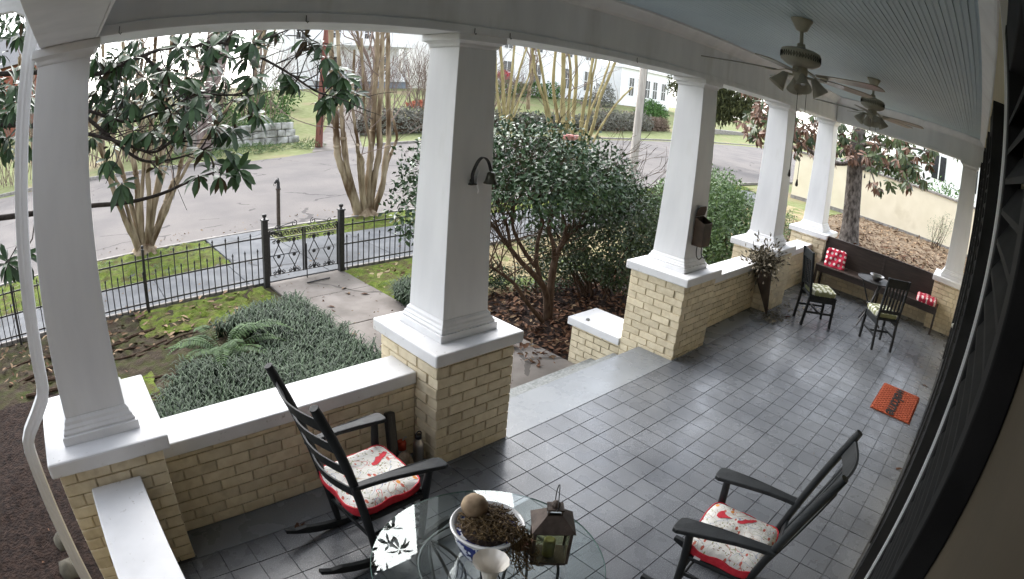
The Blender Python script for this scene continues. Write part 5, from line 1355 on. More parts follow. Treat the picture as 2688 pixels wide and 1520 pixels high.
def bare_tree(label, base, h, seed, r=.16, depth=6, m=None, lean=(0, 0, 1)):
    rg = random.Random(seed)
    t = thing('bare_tree', label, 'tree', base, 0, 'leafless trees across the street')
    w = MB(); grow(w, (0, 0, -.1), lean, h * .34, r, 1, rg, .3, .03, 8, 4, (2, 3), .8)
    w.build('trunk', m or M['bark'], t, smooth=60)
    c = MB()
    for k in range(5):
        grow(c, (rg.uniform(-.3, .3), rg.uniform(-.3, .3), h * .3 + k * h * .05), (rg.uniform(-.6, .6), rg.uniform(-.6, .6), 1), h * .22, r * .55, depth, rg, .62, .02, 5, 3, (2, 3), .66, .009)
    c.build('crown', M['twig'], t)
    return t
bt_ = [((9.5, 34, -.4), 10, 'leafless tree left of the far walk, behind the magnolia leaves'), ((14.5, 41, .6), 11, 'leafless tree beyond the low stone wall'), ((22, 38, .3), 9, 'leafless tree beside the far hedge near the white porch'),
       ((25.5, 44, 1.2), 12, 'tall leafless tree before the white house porch'), ((31, 42, .8), 11, 'leafless tree between hedge and white house, left of the bell column'), ((40, 40, .8), 9, 'leafless tree in front of the white house wall'),
       ((3.5, 33, -.3), 11, 'leafless tree far behind the left crape myrtle'), ((-2.5, 36, 0), 12, 'leafless tree at the far left beyond the street'), ((18, 52, 2), 14, 'tall leafless tree at the back of the far lawn')]
for i, (b_, h_, lb) in enumerate(bt_): bare_tree(lb, b_, h_, 40 + i, .15 + .02 * (i % 3), 5)

# ------------------------------------------------------------------ left magnolia: boughs, twigs and leaf whorls
def whorl(P, D, n, rg, L0, L1, droop):
    ps = []; ds = []; ns = []; ls = []
    ax = unit(np.array(D, float))
    a = unit(np.cross(ax, rg.normal(0, 1, 3))); b = np.cross(ax, a)
    for k in range(n):
        th = 2 * PI * k / n * 1.0 + rg.uniform(-.35, .35)
        lat = a * math.cos(th) + b * math.sin(th)
        d = unit(lat * rg.uniform(.5, 1.1) + ax * rg.uniform(-.2, .9) + np.array([0, 0, -droop * rg.uniform(.0, 2.2)]))
        ps.append(P + d * .015); ds.append(d); ns.append(unit(ax * .9 - lat * .25 + np.array([0, 0, .5]))); ls.append(rg.uniform(L0, L1))
    return ps, ds, ns, ls
def two_sided(name, top, top2, under, rough):
    m = mat(name, top, rough, c2=top2, island=True, bump=0, spec=.28)
    nt = m.node_tree; L = nt.links.new; b = [n for n in nt.nodes if n.type == 'BSDF_PRINCIPLED'][0]
    src = b.inputs['Base Color'].links[0].from_socket
    ge = _n(nt, 'ShaderNodeNewGeometry'); mx = _n(nt, 'ShaderNodeMixRGB'); mx.inputs[2].default_value = (*under, 1)
    L(ge.outputs['Backfacing'], mx.inputs[0]); L(src, mx.inputs[1]); L(mx.outputs[0], b.inputs['Base Color'])
    mr = _n(nt, 'ShaderNodeMapRange'); mr.inputs[3].default_value = rough; mr.inputs[4].default_value = .7; L(ge.outputs['Backfacing'], mr.inputs[0]); L(mr.outputs[0], b.inputs['Roughness'])
    return m
M['maglleaf'] = two_sided('magnolia_leaf_face', (.013, .031, .011), (.044, .088, .030), (.06, .042, .022), .42)
rgm = np.random.default_rng(77)
mg = thing('magnolia_tree', 'dark glossy magnolia reaching in from the left over the garden', 'tree', (-3.1, 6.2, -.6))
mo = np.array([-3.1, 6.2, -.6]); wood = MB(); LP, LD, LN, LL = [], [], [], []
wood.tube([(0, 0, 0), (.05, -.05, 1.2), (-.05, .05, 2.4), (0, 0, 4.2), (.1, .1, 6)], [.24, .2, .17, .14, .08], 10)
def bough(pix, r0, r1, depth0=None, leaf_every=0, seg=5):
    """bough through surveyed points (u, v, y)"""
    P = [Vector(at(u, v, 'y', y) - mo) for u, v, y in pix]
    S = spline(P, seg); wood.tube(S, [r0 + (r1 - r0) * i / (len(S) - 1) for i in range(len(S))], 7); return S
def put_whorl(u, v, y, n=10, L0=.14, L1=.24, droop=.6, frm=None, axis=None):
    P = at(u, v, 'y', y)
    D = np.array(axis if axis is not None else [rgm.uniform(-.3, .5), rgm.uniform(-.6, -.1), rgm.uniform(.2, .9)])
    a, b, c, l = whorl(P, D, n, rgm, L0, L1, droop); LP.extend(a); LD.extend(b); LN.extend(c); LL.extend(l)
    if frm is not None:
        p = Vector(P - mo); mid = (p + frm) / 2 + Vector((rgm.uniform(-.05, .05), rgm.uniform(-.05, .05), -.05)); wood.tube([frm, mid, p], [.010, .006], 5)
    return Vector(P - mo)
B1 = bough([(-60, 575, 6.1), (0, 572, 6.0), (120, 556, 5.9), (240, 540, 5.8), (330, 532, 5.7), (420, 510, 5.7), (500, 475, 5.6), (570, 450, 5.6)], .034, .010)
B2 = bough([(-60, 330, 6.2), (60, 330, 6.1), (160, 340, 6.0), (245, 355, 5.9), (320, 375, 5.8), (400, 400, 5.7), (455, 372, 5.7), (500, 372, 5.7)], .026, .009)
B3 = bough([(-60, 200, 6.4), (90, 190, 6.3), (240, 195, 6.2), (300, 180, 6.1), (420, 130, 6.1), (500, 125, 6.1), (560, 110, 6.0), (640, 130, 6.0), (720, 170, 6.0), (770, 200, 5.9), (830, 240, 5.9), (880, 255, 5.9)], .030, .008)
B4 = bough([(120, 260, 6.2), (230, 290, 6.1), (330, 320, 6.0), (400, 300, 5.9), (470, 270, 5.8), (520, 240, 5.8)], .02, .008)
B5 = bough([(230, 310, 6.0), (300, 370, 5.9), (370, 420, 5.8), (440, 470 - 50, 5.8), (520, 400, 5.7)], .022, .008)
B6 = bough([(640, 130, 6.0), (690, 105, 5.9), (740, 85, 5.9), (780, 70, 5.9)], .014, .006)
B7 = bough([(380, 150, 6.1), (440, 200, 6.0), (520, 240, 5.9), (600, 250, 5.8), (650, 240, 5.8)], .02, .007)
W_ = [(345, 150, 6.0, 11, B3), (385, 205, 5.7, 10, B3), (440, 185, 5.6, 11, B3), (470, 120, 5.8, 11, B3), (555, 125, 5.5, 12, B3), (545, 170, 5.5, 9, B3), (520, 250, 5.2, 8, B4), (500, 205, 5.4, 10, B4), (505, 280, 5.1, 8, B4),
      (660, 110, 5.7, 11, B3), (650, 150, 5.8, 7, B3), (665, 200, 5.6, 12, B3), (655, 260, 5.6, 12, B7), (675, 300, 5.6, 8, B7), (610, 340, 5.5, 10, B5), (535, 395, 5.4, 10, B5), (615, 400, 5.4, 10, B1), (625, 445, 5.3, 11, B1), (575, 460, 5.3, 8, B1), (320, 480, 5.4, 9, B1), (350, 345, 5.7, 10, B2), (395, 345, 5.6, 9, B2),
      (800, 100, 5.9, 11, B6), (840, 115, 5.9, 10, B6), (855, 150, 5.8, 11, B3), (880, 180, 5.8, 11, B3), (900, 200, 5.8, 9, B3), (895, 235, 5.8, 10, B3), (930, 245, 5.8, 10, B3), (860, 250, 5.8, 8, B3), (855, 270, 5.8, 6, B3), (770, 210, 6.0, 7, B3), (745, 190, 6.0, 7, B3),
      (270, 200, 6.2, 8, B3), (255, 240, 6.2, 8, B2), (285, 300, 6.0, 7, B2), (300, 250, 6.1, 9, B4), (420, 260, 5.8, 10, B4), (450, 300, 5.7, 8, B4), (345, 270, 5.9, 8, B4), (280, 420, 5.8, 6, B2), (720, 80, 6.0, 8, B6), (620, 85, 6.0, 9, B3), (590, 200, 5.7, 8, B7), (560, 330, 5.5, 8, B5),
      (20, 690, 5.2, 12, B1), (60, 670, 5.3, 10, B1), (520, 460, 5.4, 6, B1), (410, 440, 5.6, 6, B5), (480, 330, 5.6, 8, B2), (430, 230, 5.9, 8, B4), (300, 160, 6.1, 8, B3), (250, 150, 6.2, 8, B3)]
for u, v, y, n, B in W_:
    q = Vector(at(u, v, 'y', y) - mo); frm = min(B, key=lambda s_: (s_ - q).length)
    put_whorl(u, v, y, n + 4, frm=frm)
# dense dark crown at the far left
for k in range(120):
    u = rgm.uniform(-160, 100); v = rgm.uniform(-60, 400); y = rgm.uniform(5.0, 7.4)
    put_whorl(u, v, y, int(rgm.integers(7, 12)), .14, .22)
for k in range(60):
    u = rgm.uniform(235, 600); v = rgm.uniform(95, 400) - max(0, u - 450) * .35; put_whorl(u, v, rgm.uniform(6.1, 7.6), 10, .15, .22)
for k in range(900):    # the rest of the crown, above the frame
    P = np.array([rgm.uniform(-6, 4.2), rgm.uniform(4.0, 8.5), rgm.uniform(3.9, 8)])
    if P[2] < 4.6 and P[0] > .3: continue
    a, b, c, l = whorl(P, np.array([rgm.uniform(-.5, .5), rgm.uniform(-.5, .5), .8]), 9, rgm, .15, .22, .5); LP.extend(a); LD.extend(b); LN.extend(c); LL.extend(l)
for k in range(330):    # unseen whorls added beside the near end of the porch to block light
    P = np.array([rgm.uniform(-6.5, -2.6), rgm.uniform(-2.5, 3.3), rgm.uniform(.6, 4.2)])
    a, b, c, l = whorl(P, np.array([rgm.uniform(-.5, .5), rgm.uniform(-.5, .5), .8]), 10, rgm, .17, .24, .5); LP.extend(a); LD.extend(b); LN.extend(c); LL.extend(l)
# fine bare twigs in the crown
rgt = random.Random(5)
for B in (B2, B3, B4, B5, B7, B2, B4, B3):
    for s_ in B[4::2]:
        grow(wood, s_, (rgt.uniform(-.2, 1), rgt.uniform(-.5, .3), rgt.uniform(-.4, .7)), rgt.uniform(.25, .5), .008, 1, rgt, .6, .0, 4, 3, (1, 2), .65, .003)
wood.build('trunk', M['bark_dark'], mg, smooth=60)
LL = np.array(LL)
link('crown', npmesh('crown', *leaf_arrays(np.array(LP) - mo, LD, LN, LL, LL * .32, rgm.uniform(.0, .55, len(LL)), .2), M['maglleaf'], True), mg)

# ------------------------------------------------------------------ camellia by the steps
cmo = np.array([6.196, 5.316, -.58])
cm = thing('camellia_bush', 'large camellia bush with twisting trunks right of the steps', 'shrub', tuple(cmo))
wood = MB(); rgc = random.Random(9)
def stem(pix, r0, r1):
    P = [Vector(at(u, v, 'y', y) - cmo) for u, v, y in pix]; S = spline(P, 4)
    wood.tube(S, [r0 + (r1 - r0) * i / (len(S) - 1) for i in range(len(S))], 8, False); return S
CS = [stem([(1440, 838, 5.3), (1445, 760, 5.35), (1455, 690, 5.4), (1470, 650, 5.5), (1500, 610, 5.6), (1550, 580, 5.8), (1600, 555, 5.9), (1640, 525, 6)], .062, .016),
      stem([(1436, 842, 5.3), (1432, 765, 5.3), (1400, 720, 5.3), (1370, 690, 5.35), (1330, 640, 5.4), (1300, 600, 5.5), (1270, 560, 5.6)], .055, .014),
      stem([(1420, 740, 5.35), (1408, 690, 5.4), (1412, 630, 5.5), (1425, 580, 5.6), (1400, 520, 5.7), (1405, 470, 5.8)], .036, .012),
      stem([(1455, 690, 5.4), (1452, 640, 5.4), (1440, 600, 5.5), (1448, 560, 5.6), (1455, 500, 5.8), (1470, 450, 5.9)], .034, .012),
      stem([(1470, 650, 5.5), (1485, 600, 5.6), (1475, 550, 5.7), (1490, 500, 5.9), (1520, 450, 6)], .03, .010),
      stem([(1405, 700, 5.4), (1370, 650, 5.5), (1345, 590, 5.6), (1350, 530, 5.7), (1340, 470, 5.8)], .032, .012),
      stem([(1425, 845, 5.2), (1380, 790, 5.2), (1350, 745, 5.2), (1310, 715, 5.25), (1270, 690, 5.3)], .034, .012),
      stem([(1340, 650, 5.4), (1330, 590, 5.5), (1310, 540, 5.6), (1290, 490, 5.8)], .024, .009),
      stem([(1510, 605, 5.6), (1535, 560, 5.7), (1560, 510, 5.9), (1580, 470, 6)], .022, .009)]
for S in CS:
    for s_ in S[len(S) // 2:]:
        grow(wood, s_, (rgc.uniform(-.8, .8), rgc.uniform(-.8, .8), rgc.uniform(.3, 1)), rgc.uniform(.3, .5), .010, 3, rgc, .6, .0, 4, 3, (1, 3), .68, .003)
wood.build('trunk', M['bark_brown'], cm, smooth=60)
ce = [(6.0, 5.9, 1.75, 1.1, 1.0, .50), (7.1, 6.0, 1.45, 1.0, 1.0, .50), (5.0, 6.1, 1.45, .9, .9, .55), (7.9, 6.1, 1.05, .8, .9, .50), (6.4, 5.4, 1.30, 1.2, .7, .40), (4.45, 6.3, .95, .40, .5, .5), (5.6, 5.3, 1.25, .8, .6, .40), (7.2, 5.5, 1.05, .9, .6, .38), (6.3, 6.6, 1.5, 1.5, .7, .6)]
foliage('crown', M['camleaf'], cm, 13500, ce, .055, .10, .52, 31, .42, .5, .1, off=cmo)
M['blossom'] = mat('pink_blossom', (.60, .28, .26), .6, c2=(.72, .42, .38), island=True, bump=0)
_p = at(1497, 366, 'y', 5.2)
mb = MB()
for k in range(14): mb.lathe([(.0, 0), (.035, .012), (.05, .035), (.03, .03)], 7, (random.uniform(-.06, .06), random.uniform(-.05, .05), random.uniform(-.02, .03)))
mb.build('blossom', M['blossom'], cm, loc=tuple(_p - cmo))

# ------------------------------------------------------------------ other shrubs
def shrub(label, base, ells, n, L0, L1, W, m, seed, stems=8, name='garden_shrub', bm=None, up=.35, drop=0):
    base = np.array(base, float); t = thing(name, label, 'shrub', tuple(base)); rg = random.Random(seed); w = MB()
    for k in range(stems):
        e = rg.choice(ells); tx = Vector((e[0] - base[0] + rg.uniform(-.7, .7) * e[3], e[1] - base[1] + rg.uniform(-.7, .7) * e[4], e[2] - base[2] + e[5] * .5))
        b0 = Vector((rg.uniform(-.2, .2), rg.uniform(-.2, .2), 0)) + Vector((tx.x, tx.y, 0)) * .35
        w.tube([b0, b0 * .5 + tx * .5 + Vector((rg.uniform(-.15, .15), rg.uniform(-.15, .15), 0)), tx], [.018, .007], 5)
    if stems: tag(w.build('stems', bm or M['bark_brown'], t), kind='stuff')
    foliage('crown', m, t, n, ells, L0, L1, W, seed, .45, up, drop, off=base); return t
shrub('dark leggy shrub behind the mailbox column pier', (7.6, 5.4, -.58), [(7.3, 5.3, .35, .8, .6, .55), (8.2, 5.6, .6, .8, .7, .6), (7.9, 5.2, -.05, .9, .5, .4), (6.9, 6.0, .25, .6, .5, .5)], 9500, .045, .10, .38, M['camleaf2'], 51, 22)
shrub('bright green azalea hedge between the mailbox column and next column', (10.4, 5.6, -.58), [(9.6, 5.4, .55, .9, .8, .75), (10.7, 5.7, .65, 1.1, .9, .75), (11.9, 6.0, .70, 1.0, .9, .7), (9.2, 4.9, .1, .7, .6, .6), (10.6, 4.9, .1, 1.2, .6, .6), (12.8, 6.3, .45, .7, .7, .6), (8.9, 5.4, .5, .6, .6, .6), (8.4, 4.6, -.1, .6, .5, .5), (11.4, 5.2, .3, 1, .7, .7)], 24000, .06, .11, .40, M['azalea'], 52, 30, up=.6)
shrub('low leafy shrub by the far corner column', (14.2, 5.2, -.58), [(13.9, 5.0, .0, .7, .6, .5), (14.9, 5.5, .1, .7, .6, .5), (14.4, 5.8, .5, .5, .4, .45)], 2200, .05, .09, .36, M['azalea'], 53, 10)
shrub('small twiggy plant at the foot of the cream garden wall', (25.6, 1.6, -.58), [(25.6, 1.6, .2, .5, .6, .6), (25.8, 1.2, .6, .4, .4, .5)], 500, .05, .09, .3, M['azalea'], 54, 10)
_p = at(1300, 690, 'z', -.58)
shrub('dark grassy clump below the camellia beside the bell column', (5.3, 6.55, -.58), [(5.2, 6.6, -.38, .6, .3, .22), (6.1, 6.75, -.40, .5, .3, .2)], 1500, .10, .18, .10, M['grass'], 55, 0)
shrub('low dark ground cover under the camellia branches', (6.9, 6.3, -.58), [(6.9, 6.3, -.35, .7, .5, .25), (7.6, 6.1, -.3, .5, .4, .3)], 1600, .04, .08, .4, M['camleaf2'], 56, 4)

# ------------------------------------------------------------------ mondo grass, fern, leaf litter
def blades(name, n, inside, bbox, z, h0, h1, m, seed, lean=.9, w=.0045, kind='stuff', parent=None, label=None):
    rg = np.random.default_rng(seed); P = []
    while len(P) < n:
        c = np.array([rg.uniform(bbox[0], bbox[1]), rg.uniform(bbox[2], bbox[3])])
        if inside(*c):
            for k in range(rg.integers(5, 11)): P.append(c + rg.normal(0, .022, 2))
    P = np.array(P[:n]); a = rg.uniform(0, 2 * PI, n); dx = np.stack([np.cos(a), np.sin(a)], 1); h = rg.uniform(h0, h1, n); ln = h * rg.uniform(.5, 1.3, n) * lean
    s = np.stack([-dx[:, 1], dx[:, 0]], 1) * w
    mound = .05 * np.sin(P[:, 0] * 3.1) * np.cos(P[:, 1] * 2.7)
    rows = []
    for t, zz, ww in ((0, 0, 1), (.30, .62, 1), (.68, .93, .8), (1.0, .72, .12)):
        c = P + dx * (ln * t)[:, None]
        rows += [np.c_[c - s * ww, z + mound + h * zz], np.c_[c + s * ww, z + mound + h * zz]]
    V = np.stack(rows, 1).reshape(-1, 3); b = (np.arange(n) * 8)[:, None]
    q = np.concatenate([b + np.array([[0, 1, 3, 2]]), b + np.array([[2, 3, 5, 4]]), b + np.array([[4, 5, 7, 6]])], 0)
    o = link(name, npmesh(name, V, q, None, m), parent); o['kind'] = kind
    if label: tag(o, label, 'grass')
    return o
def bed(x, y):
    xl = .75 + .5 * math.sin(y * 2) * .4 + max(0, (y - 5.2)) * .45
    if y < 4.6: xl = .35
    return xl < x < 3.24 - .03 * math.sin(y * 7) and 3.5 < y < 7.55 - .25 * (3.2 - x) and not ((x - 1.75) ** 2 / .35 + (y - 6.55) ** 2 / .35 < 1)
blades('mondo_grass', 24000, bed, (.3, 3.3, 3.45, 7.6), -.58, .15, .27, M['grass'], 61, w=.007, label='dense dark mondo grass bed left of the garden path')
def bed2(x, y): return 4.55 < x < 5.6 and (x - 5.1) ** 2 / .36 + (y - 6.75) ** 2 / .25 < 1
blades('mondo_grass', 4200, bed2, (4.4, 5.8, 6.1, 7.4), -.58, .16, .26, M['grass'], 62, w=.006, label='rounded mondo grass clump right of the garden path')
blades('verge_grass', 5000, lambda x, y: True, (-6, 3, 10.2, 12.1), -.575, .015, .04, M['azalea'], 63, w=.003)
fr = thing('fern', 'spreading green fern in the mondo grass bed', 'fern', (1.75, 6.5, -.58)); rgf = np.random.default_rng(8)
for k in range(26):
    a = rgf.uniform(0, 2 * PI); L_ = rgf.uniform(.4, .85); h = rgf.uniform(.16, .42); ca, sa = math.cos(a), math.sin(a)
    if k == 0: a = -.25; L_ = .95; ca, sa = math.cos(a), math.sin(a); h = .45
    pts = [np.array([ca * L_ * t, sa * L_ * t, h * math.sin(min(PI * .8, PI * .8 * t)) * 1.1 * (1 - .25 * t)]) for t in np.linspace(0.05, 1, 26)]
    P, D, N, L2 = [], [], [], []
    for i, p in enumerate(pts[2:]):
        t = i / 24; tl = .135 * math.sin(PI * min(1, (t * .9 + .12))) * (1 - .3 * t)
        for s in (-1, 1):
            P.append(p); D.append((-sa * s + ca * .35, ca * s + sa * .35, -.12)); N.append((rgf.normal(0, .15), rgf.normal(0, .15), 1)); L2.append(tl)
    L2 = np.array(L2); V, q, t3 = leaf_arrays(P, D, N, L2, .026, .1, .1)
    o = link('frond', npmesh('frond', V, q, t3, M['fern']), fr); o['kind'] = 'stuff'
    MB().tube([tuple(p) for p in pts[::4]], [.004, .0015], 4).build('rachis', M['fern'], o)

def scatter(name, n, x0, x1, y0, y1, z, L0, L1, m, seed, test=None, lift=.03):
    rg = np.random.default_rng(seed); P = []
    while len(P) < n:
        x, y = rg.uniform(x0, x1), rg.uniform(y0, y1)
        if test is None or test(x, y): P.append((x, y, z + rg.random() * lift))
    P = np.array(P); a = rg.uniform(0, 2 * PI, n); D = np.stack([np.cos(a), np.sin(a), rg.normal(0, .25, n)], 1); N = np.stack([rg.normal(0, .45, n), rg.normal(0, .45, n), np.ones(n)], 1); L_ = rg.uniform(L0, L1, n)
    o = link(name, npmesh(name, *leaf_arrays(P, D, N, L_, L_ * .42, rg.uniform(-.35, .35, n), .25), m)); o['kind'] = 'stuff'; return o
scatter('leaf_litter', 2800, 4.75, 9.5, 3.5, 6.6, -.57, .06, .13, M['deadleaf'], 71, lambda x, y: not (x < 5.75 and y < 4.25))
scatter('leaf_litter', 500, 4.75, 9, 3.5, 6.6, -.555, .05, .11, M['deadleaf2'], 72, lambda x, y: not (x < 5.75 and y < 4.25))
scatter('leaf_litter', 420, -5, .6, 3.4, 8.5, -.565, .04, .10, M['deadleaf'], 73)
scatter('leaf_litter', 260, -3, 3, 7.3, 8.7, -.555, .06, .14, M['deadleaf2'], 74)
scatter('leaf_litter', 900, 5, 9.5, 6.7, 8.6, -.575, .05, .10, M['deadleaf2'], 75)
scatter('leaf_litter', 2600, 12, 27, -1, 6.6, -.57, .12, .22, M['deadleaf2'], 76)
scatter('leaf_litter', 900, 12, 22, 0, 5.5, -.555, .12, .22, M['deadleaf'], 77)
scatter('street_litter', 160, -4, 12, 12.3, 13.2, -.585, .04, .09, M['deadleaf2'], 78, None, .01)
scatter('walk_litter', 90, -5, 10, 8.9, 10.0, -.55, .03, .08, M['deadleaf2'], 79, None, .008)
scatter('walk_litter', 110, 3.25, 4.58, 4.1, 8.6, -.552, .02, .06, M['deadleaf'], 80, None, .006)
# surface roots under the magnolia
mb = MB(); rgr = random.Random(4)
for k in range(26):
    x, y = rgr.uniform(-1.5, .9), rgr.uniform(5.6, 8.3); a = rgr.uniform(-.7, .5); pts = []
    for i in range(8): pts.append((x, y, -.575 + .02 * math.sin(i * .9 + k))); a += rgr.uniform(-.35, .35); x += .16 * math.cos(a); y += .16 * math.sin(a) * .6
    mb.tube(pts, rgr.uniform(.012, .03), 6)
_o = mb.build('surface_roots', M['bark_brown'], smooth=True); _o['kind'] = 'stuff'
one_leaf('large red-brown leaf cluster at the foot of the left fence', at(368, 835, 'z', -.56), .6, .28, .13, M['deadleaf'], .1)
one_leaf('pale broad leaf on the soil beside the near corner column', at(312, 922, 'z', -.56), .2, .18, .08, M['deadleaf2'], .2)

# ------------------------------------------------------------------ right-hand side yard: wall, magnolia, cedar
gw = thing('garden_wall', 'long cream stucco garden wall closing the side yard', 'wall', (27.5, 2, -.7))
MB().box(27.5, -8, -.8, 27.75, 9.6, 1.56).build('wall_panel', M['tan_stucco'], gw, off=(27.5, 2, -.7))
MB().box(27.42, -8, 1.561, 27.83, 9.7, 1.66).build('wall_cap', M['kerb'], gw, off=(27.5, 2, -.7), bevel=.01)
MB().box(27.44, -8, -.8, 27.499, 9.6, -.5).build('wall_footing', M['kerb'], gw, off=(27.5, 2, -.7))
mr_ = np.array([19.3, 4.35, -.6]); rt_ = thing('magnolia_tree', 'tall magnolia with mottled grey trunk in the side yard', 'tree', tuple(mr_)); wood = MB(); rg2 = np.random.default_rng(5); rgg = random.Random(12)
wood.tube(spline([(0, 0, -.1), (.02, .05, .6), (.1, .15, 1.6), (.2, .25, 3), (.3, .2, 5), (.2, .1, 7.5)], 4), [.46, .40, .36, .34, .32, .31, .31, .30, .30, .29, .29, .28, .27, .26, .25, .24, .22, .2, .18, .15, .1], 14)
LP, LD, LN, LL, LB = [], [], [], [], []
def rwhorl(u, v, x, n=9, base=None):
    P = at(u, v, 'x', x); a, b, c, l = whorl(P, np.array([rg2.uniform(-.8, .1), rg2.uniform(-.4, .5), rg2.uniform(-.2, .6)]), n, rg2, .20, .32, .7)
    tgt = BR if rg2.random() < (.6 if u < 2200 else .22) else (LP, LD, LN, LL)
    tgt[0].extend(a); tgt[1].extend(b); tgt[2].extend(c); tgt[3].extend(l); return P
BR = ([], [], [], [])
def limb(pix, r0, r1):
    P = [Vector(at(u, v, 'x', x) - mr_) for u, v, x in pix]; S = spline(P, 4); wood.tube(S, [r0 + (r1 - r0) * i / (len(S) - 1) for i in range(len(S))], 6); return S
limb([(2255, 420, 19.3), (2200, 430, 18.5), (2130, 400, 17.5), (2060, 340, 16.5), (1980, 300, 16)], .09, .02)
limb([(2265, 440, 19.2), (2310, 440, 18.2), (2370, 420, 17.2), (2420, 440, 16.5)], .08, .015)
limb([(2262, 380, 19.2), (2320, 380, 18.2), (2400, 390, 17), (2440, 400, 16.5)], .08, .015)
limb([(2262, 410, 19.2), (2290, 460, 18.5), (2300, 500, 18)], .05, .01)
for k in range(90): rwhorl(rg2.uniform(1950, 2090), rg2.uniform(225, 360), rg2.uniform(15, 19))
for k in range(14): rwhorl(rg2.uniform(1975, 2030), rg2.uniform(300, 375), rg2.uniform(15, 18))
for k in range(60): rwhorl(rg2.uniform(2080, 2190), rg2.uniform(300, 405), rg2.uniform(15.5, 20))
for k in range(26): rwhorl(rg2.uniform(2190, 2260), rg2.uniform(320, 420), rg2.uniform(17, 20))
for k in range(80): rwhorl(rg2.uniform(2270, 2390), rg2.uniform(330, 440), rg2.uniform(15.5, 20))
for k in range(36): rwhorl(rg2.uniform(2360, 2460), rg2.uniform(380, 485), rg2.uniform(15, 19))
for k in range(8): rwhorl(rg2.uniform(2280, 2340), rg2.uniform(440, 500), rg2.uniform(16, 18.5), 7)
for k in range(200):
    P = np.array([rg2.uniform(14, 24), rg2.uniform(-1, 9), rg2.uniform(3.2, 7)]); a, b, c, l = whorl(P, np.array([0, 0, 1.]), 8, rg2, .2, .3, .5); LP.extend(a); LD.extend(b); LN.extend(c); LL.extend(l)
wood.build('trunk', M['bark_grey'], rt_, smooth=60)
LL = np.array(LL); M['mag2'] = two_sided('aged_magnolia_face', (.016, .036, .011), (.075, .095, .036), (.13, .06, .035), .4)
link('crown', npmesh('crown', *leaf_arrays(np.array(LP) - mr_, LD, LN, LL, LL * .34, rg2.uniform(.1, .4, len(LL)), .1), M['mag2'], True), rt_)
M['mag_dry'] = two_sided('dry_magnolia_face', (.07, .035, .02), (.21, .12, .08), (.17, .09, .055), .5)
_bl = np.array(BR[3])
link('dry_leaves', npmesh('dry_leaves', *leaf_arrays(np.array(BR[0]) - mr_, BR[1], BR[2], _bl, _bl * .32, rg2.uniform(-.2, .7, len(_bl)), .3), M['mag_dry'], True), rt_)
cd_ = np.array([33., 17.5, -.6]); ct = thing('cedar_tree', 'drooping olive green cedar beyond the mailbox column', 'tree', tuple(cd_))
MB().tube([(0, 0, 0), (.1, .1, 3), (0, 0, 8)], [.3, .1], 8).build('trunk', M['bark_grey'], ct, smooth=True)
_ce = []
for u, v, s in ((1830, 255, 1.2), (1870, 265, 1.3), (1905, 275, 1.1), (1930, 300, 1.0), (1855, 300, 1.0), (1890, 310, .9), (1960, 290, 1.0), (1800, 240, 1.2)):
    p = at(u, v, 'x', 33); _ce.append((p[0], p[1], p[2] + .5, s * 1.2, s * .9, s * 1.0))
foliage('crown', M['cedar'], ct, 15000, _ce + [(33, 17.5, 7, 3, 3, 2)], .22, .45, .24, 81, .15, .2, .9, off=cd_)
# utility pole and red post
up = thing('utility_pole', 'weathered grey utility pole leaning beyond the camellia', 'pole', (18.9, 13.1, -.6))
MB().tube([(0, 0, 0), (.05, 0, 3), (.28, .05, 8)], [.17, .12], 14).build('pole_shaft', mat('weathered_pole_wood', (.30, .27, .24), .9, c2=(.44, .41, .37), ns=9, bump=.5, bs=40, stretch=(3, 3, .2)), up, smooth=60)
MB().tube([(.17, -.05, 0), (.22, -.05, 3), (.4, -.02, 8)], .03, 8).build('conduit', M['iron_grey'], up)
rp_ = at(833, 393, 'z', -.5)
rpost = thing('wooden_post', 'reddish brown wooden utility pole beside the far walk', 'pole', (12.7, 26.6, -.6))
MB().tube([(0, 0, 0), (.06, 0, 3.2), (.15, 0, 9)], [.19, .14], 12).build('pole_shaft', mat('creosoted_wood', (.11, .035, .025), .85, c2=(.20, .075, .055), ns=6, bump=.5, bs=30, stretch=(4, 4, .3)), rpost, smooth=60)

# ------------------------------------------------------------------ across the street: walls, hedges, houses
sw = thing('stone_wall', 'low whitewashed stone retaining wall across the street', 'wall', (9.5, 29, -.6))
_pa, _pb = at(660, 372, 'z', -.5), at(790, 372, 'z', -.5)
rgs = random.Random(2)
MB().box(6.0, 29.8, -.6, 9.0, 30.2, .55).build('concrete_panel', M['kerb'], sw, off=(9.5, 29, -.6))
for r_ in range(3):
    x = 9.05
    while x < 12.6:
        l = rgs.uniform(.45, .8); hh = .38
        mb = MB().box(x, 29.75 + rgs.uniform(-.05, .05), -.6 + r_ * hh, x + l - .03, 30.2, -.6 + r_ * hh + hh - .03)
        mb.build('stone', mat_stone if 'mat_stone' in globals() else globals().setdefault('mat_stone', mat('whitewashed_stone', (.16, .16, .14), .9, c2=(.55, .55, .53), ns=2.2, bump=.6, bs=12, bdist=.03)), sw, off=(9.5, 29, -.6), bevel=.05); x += l
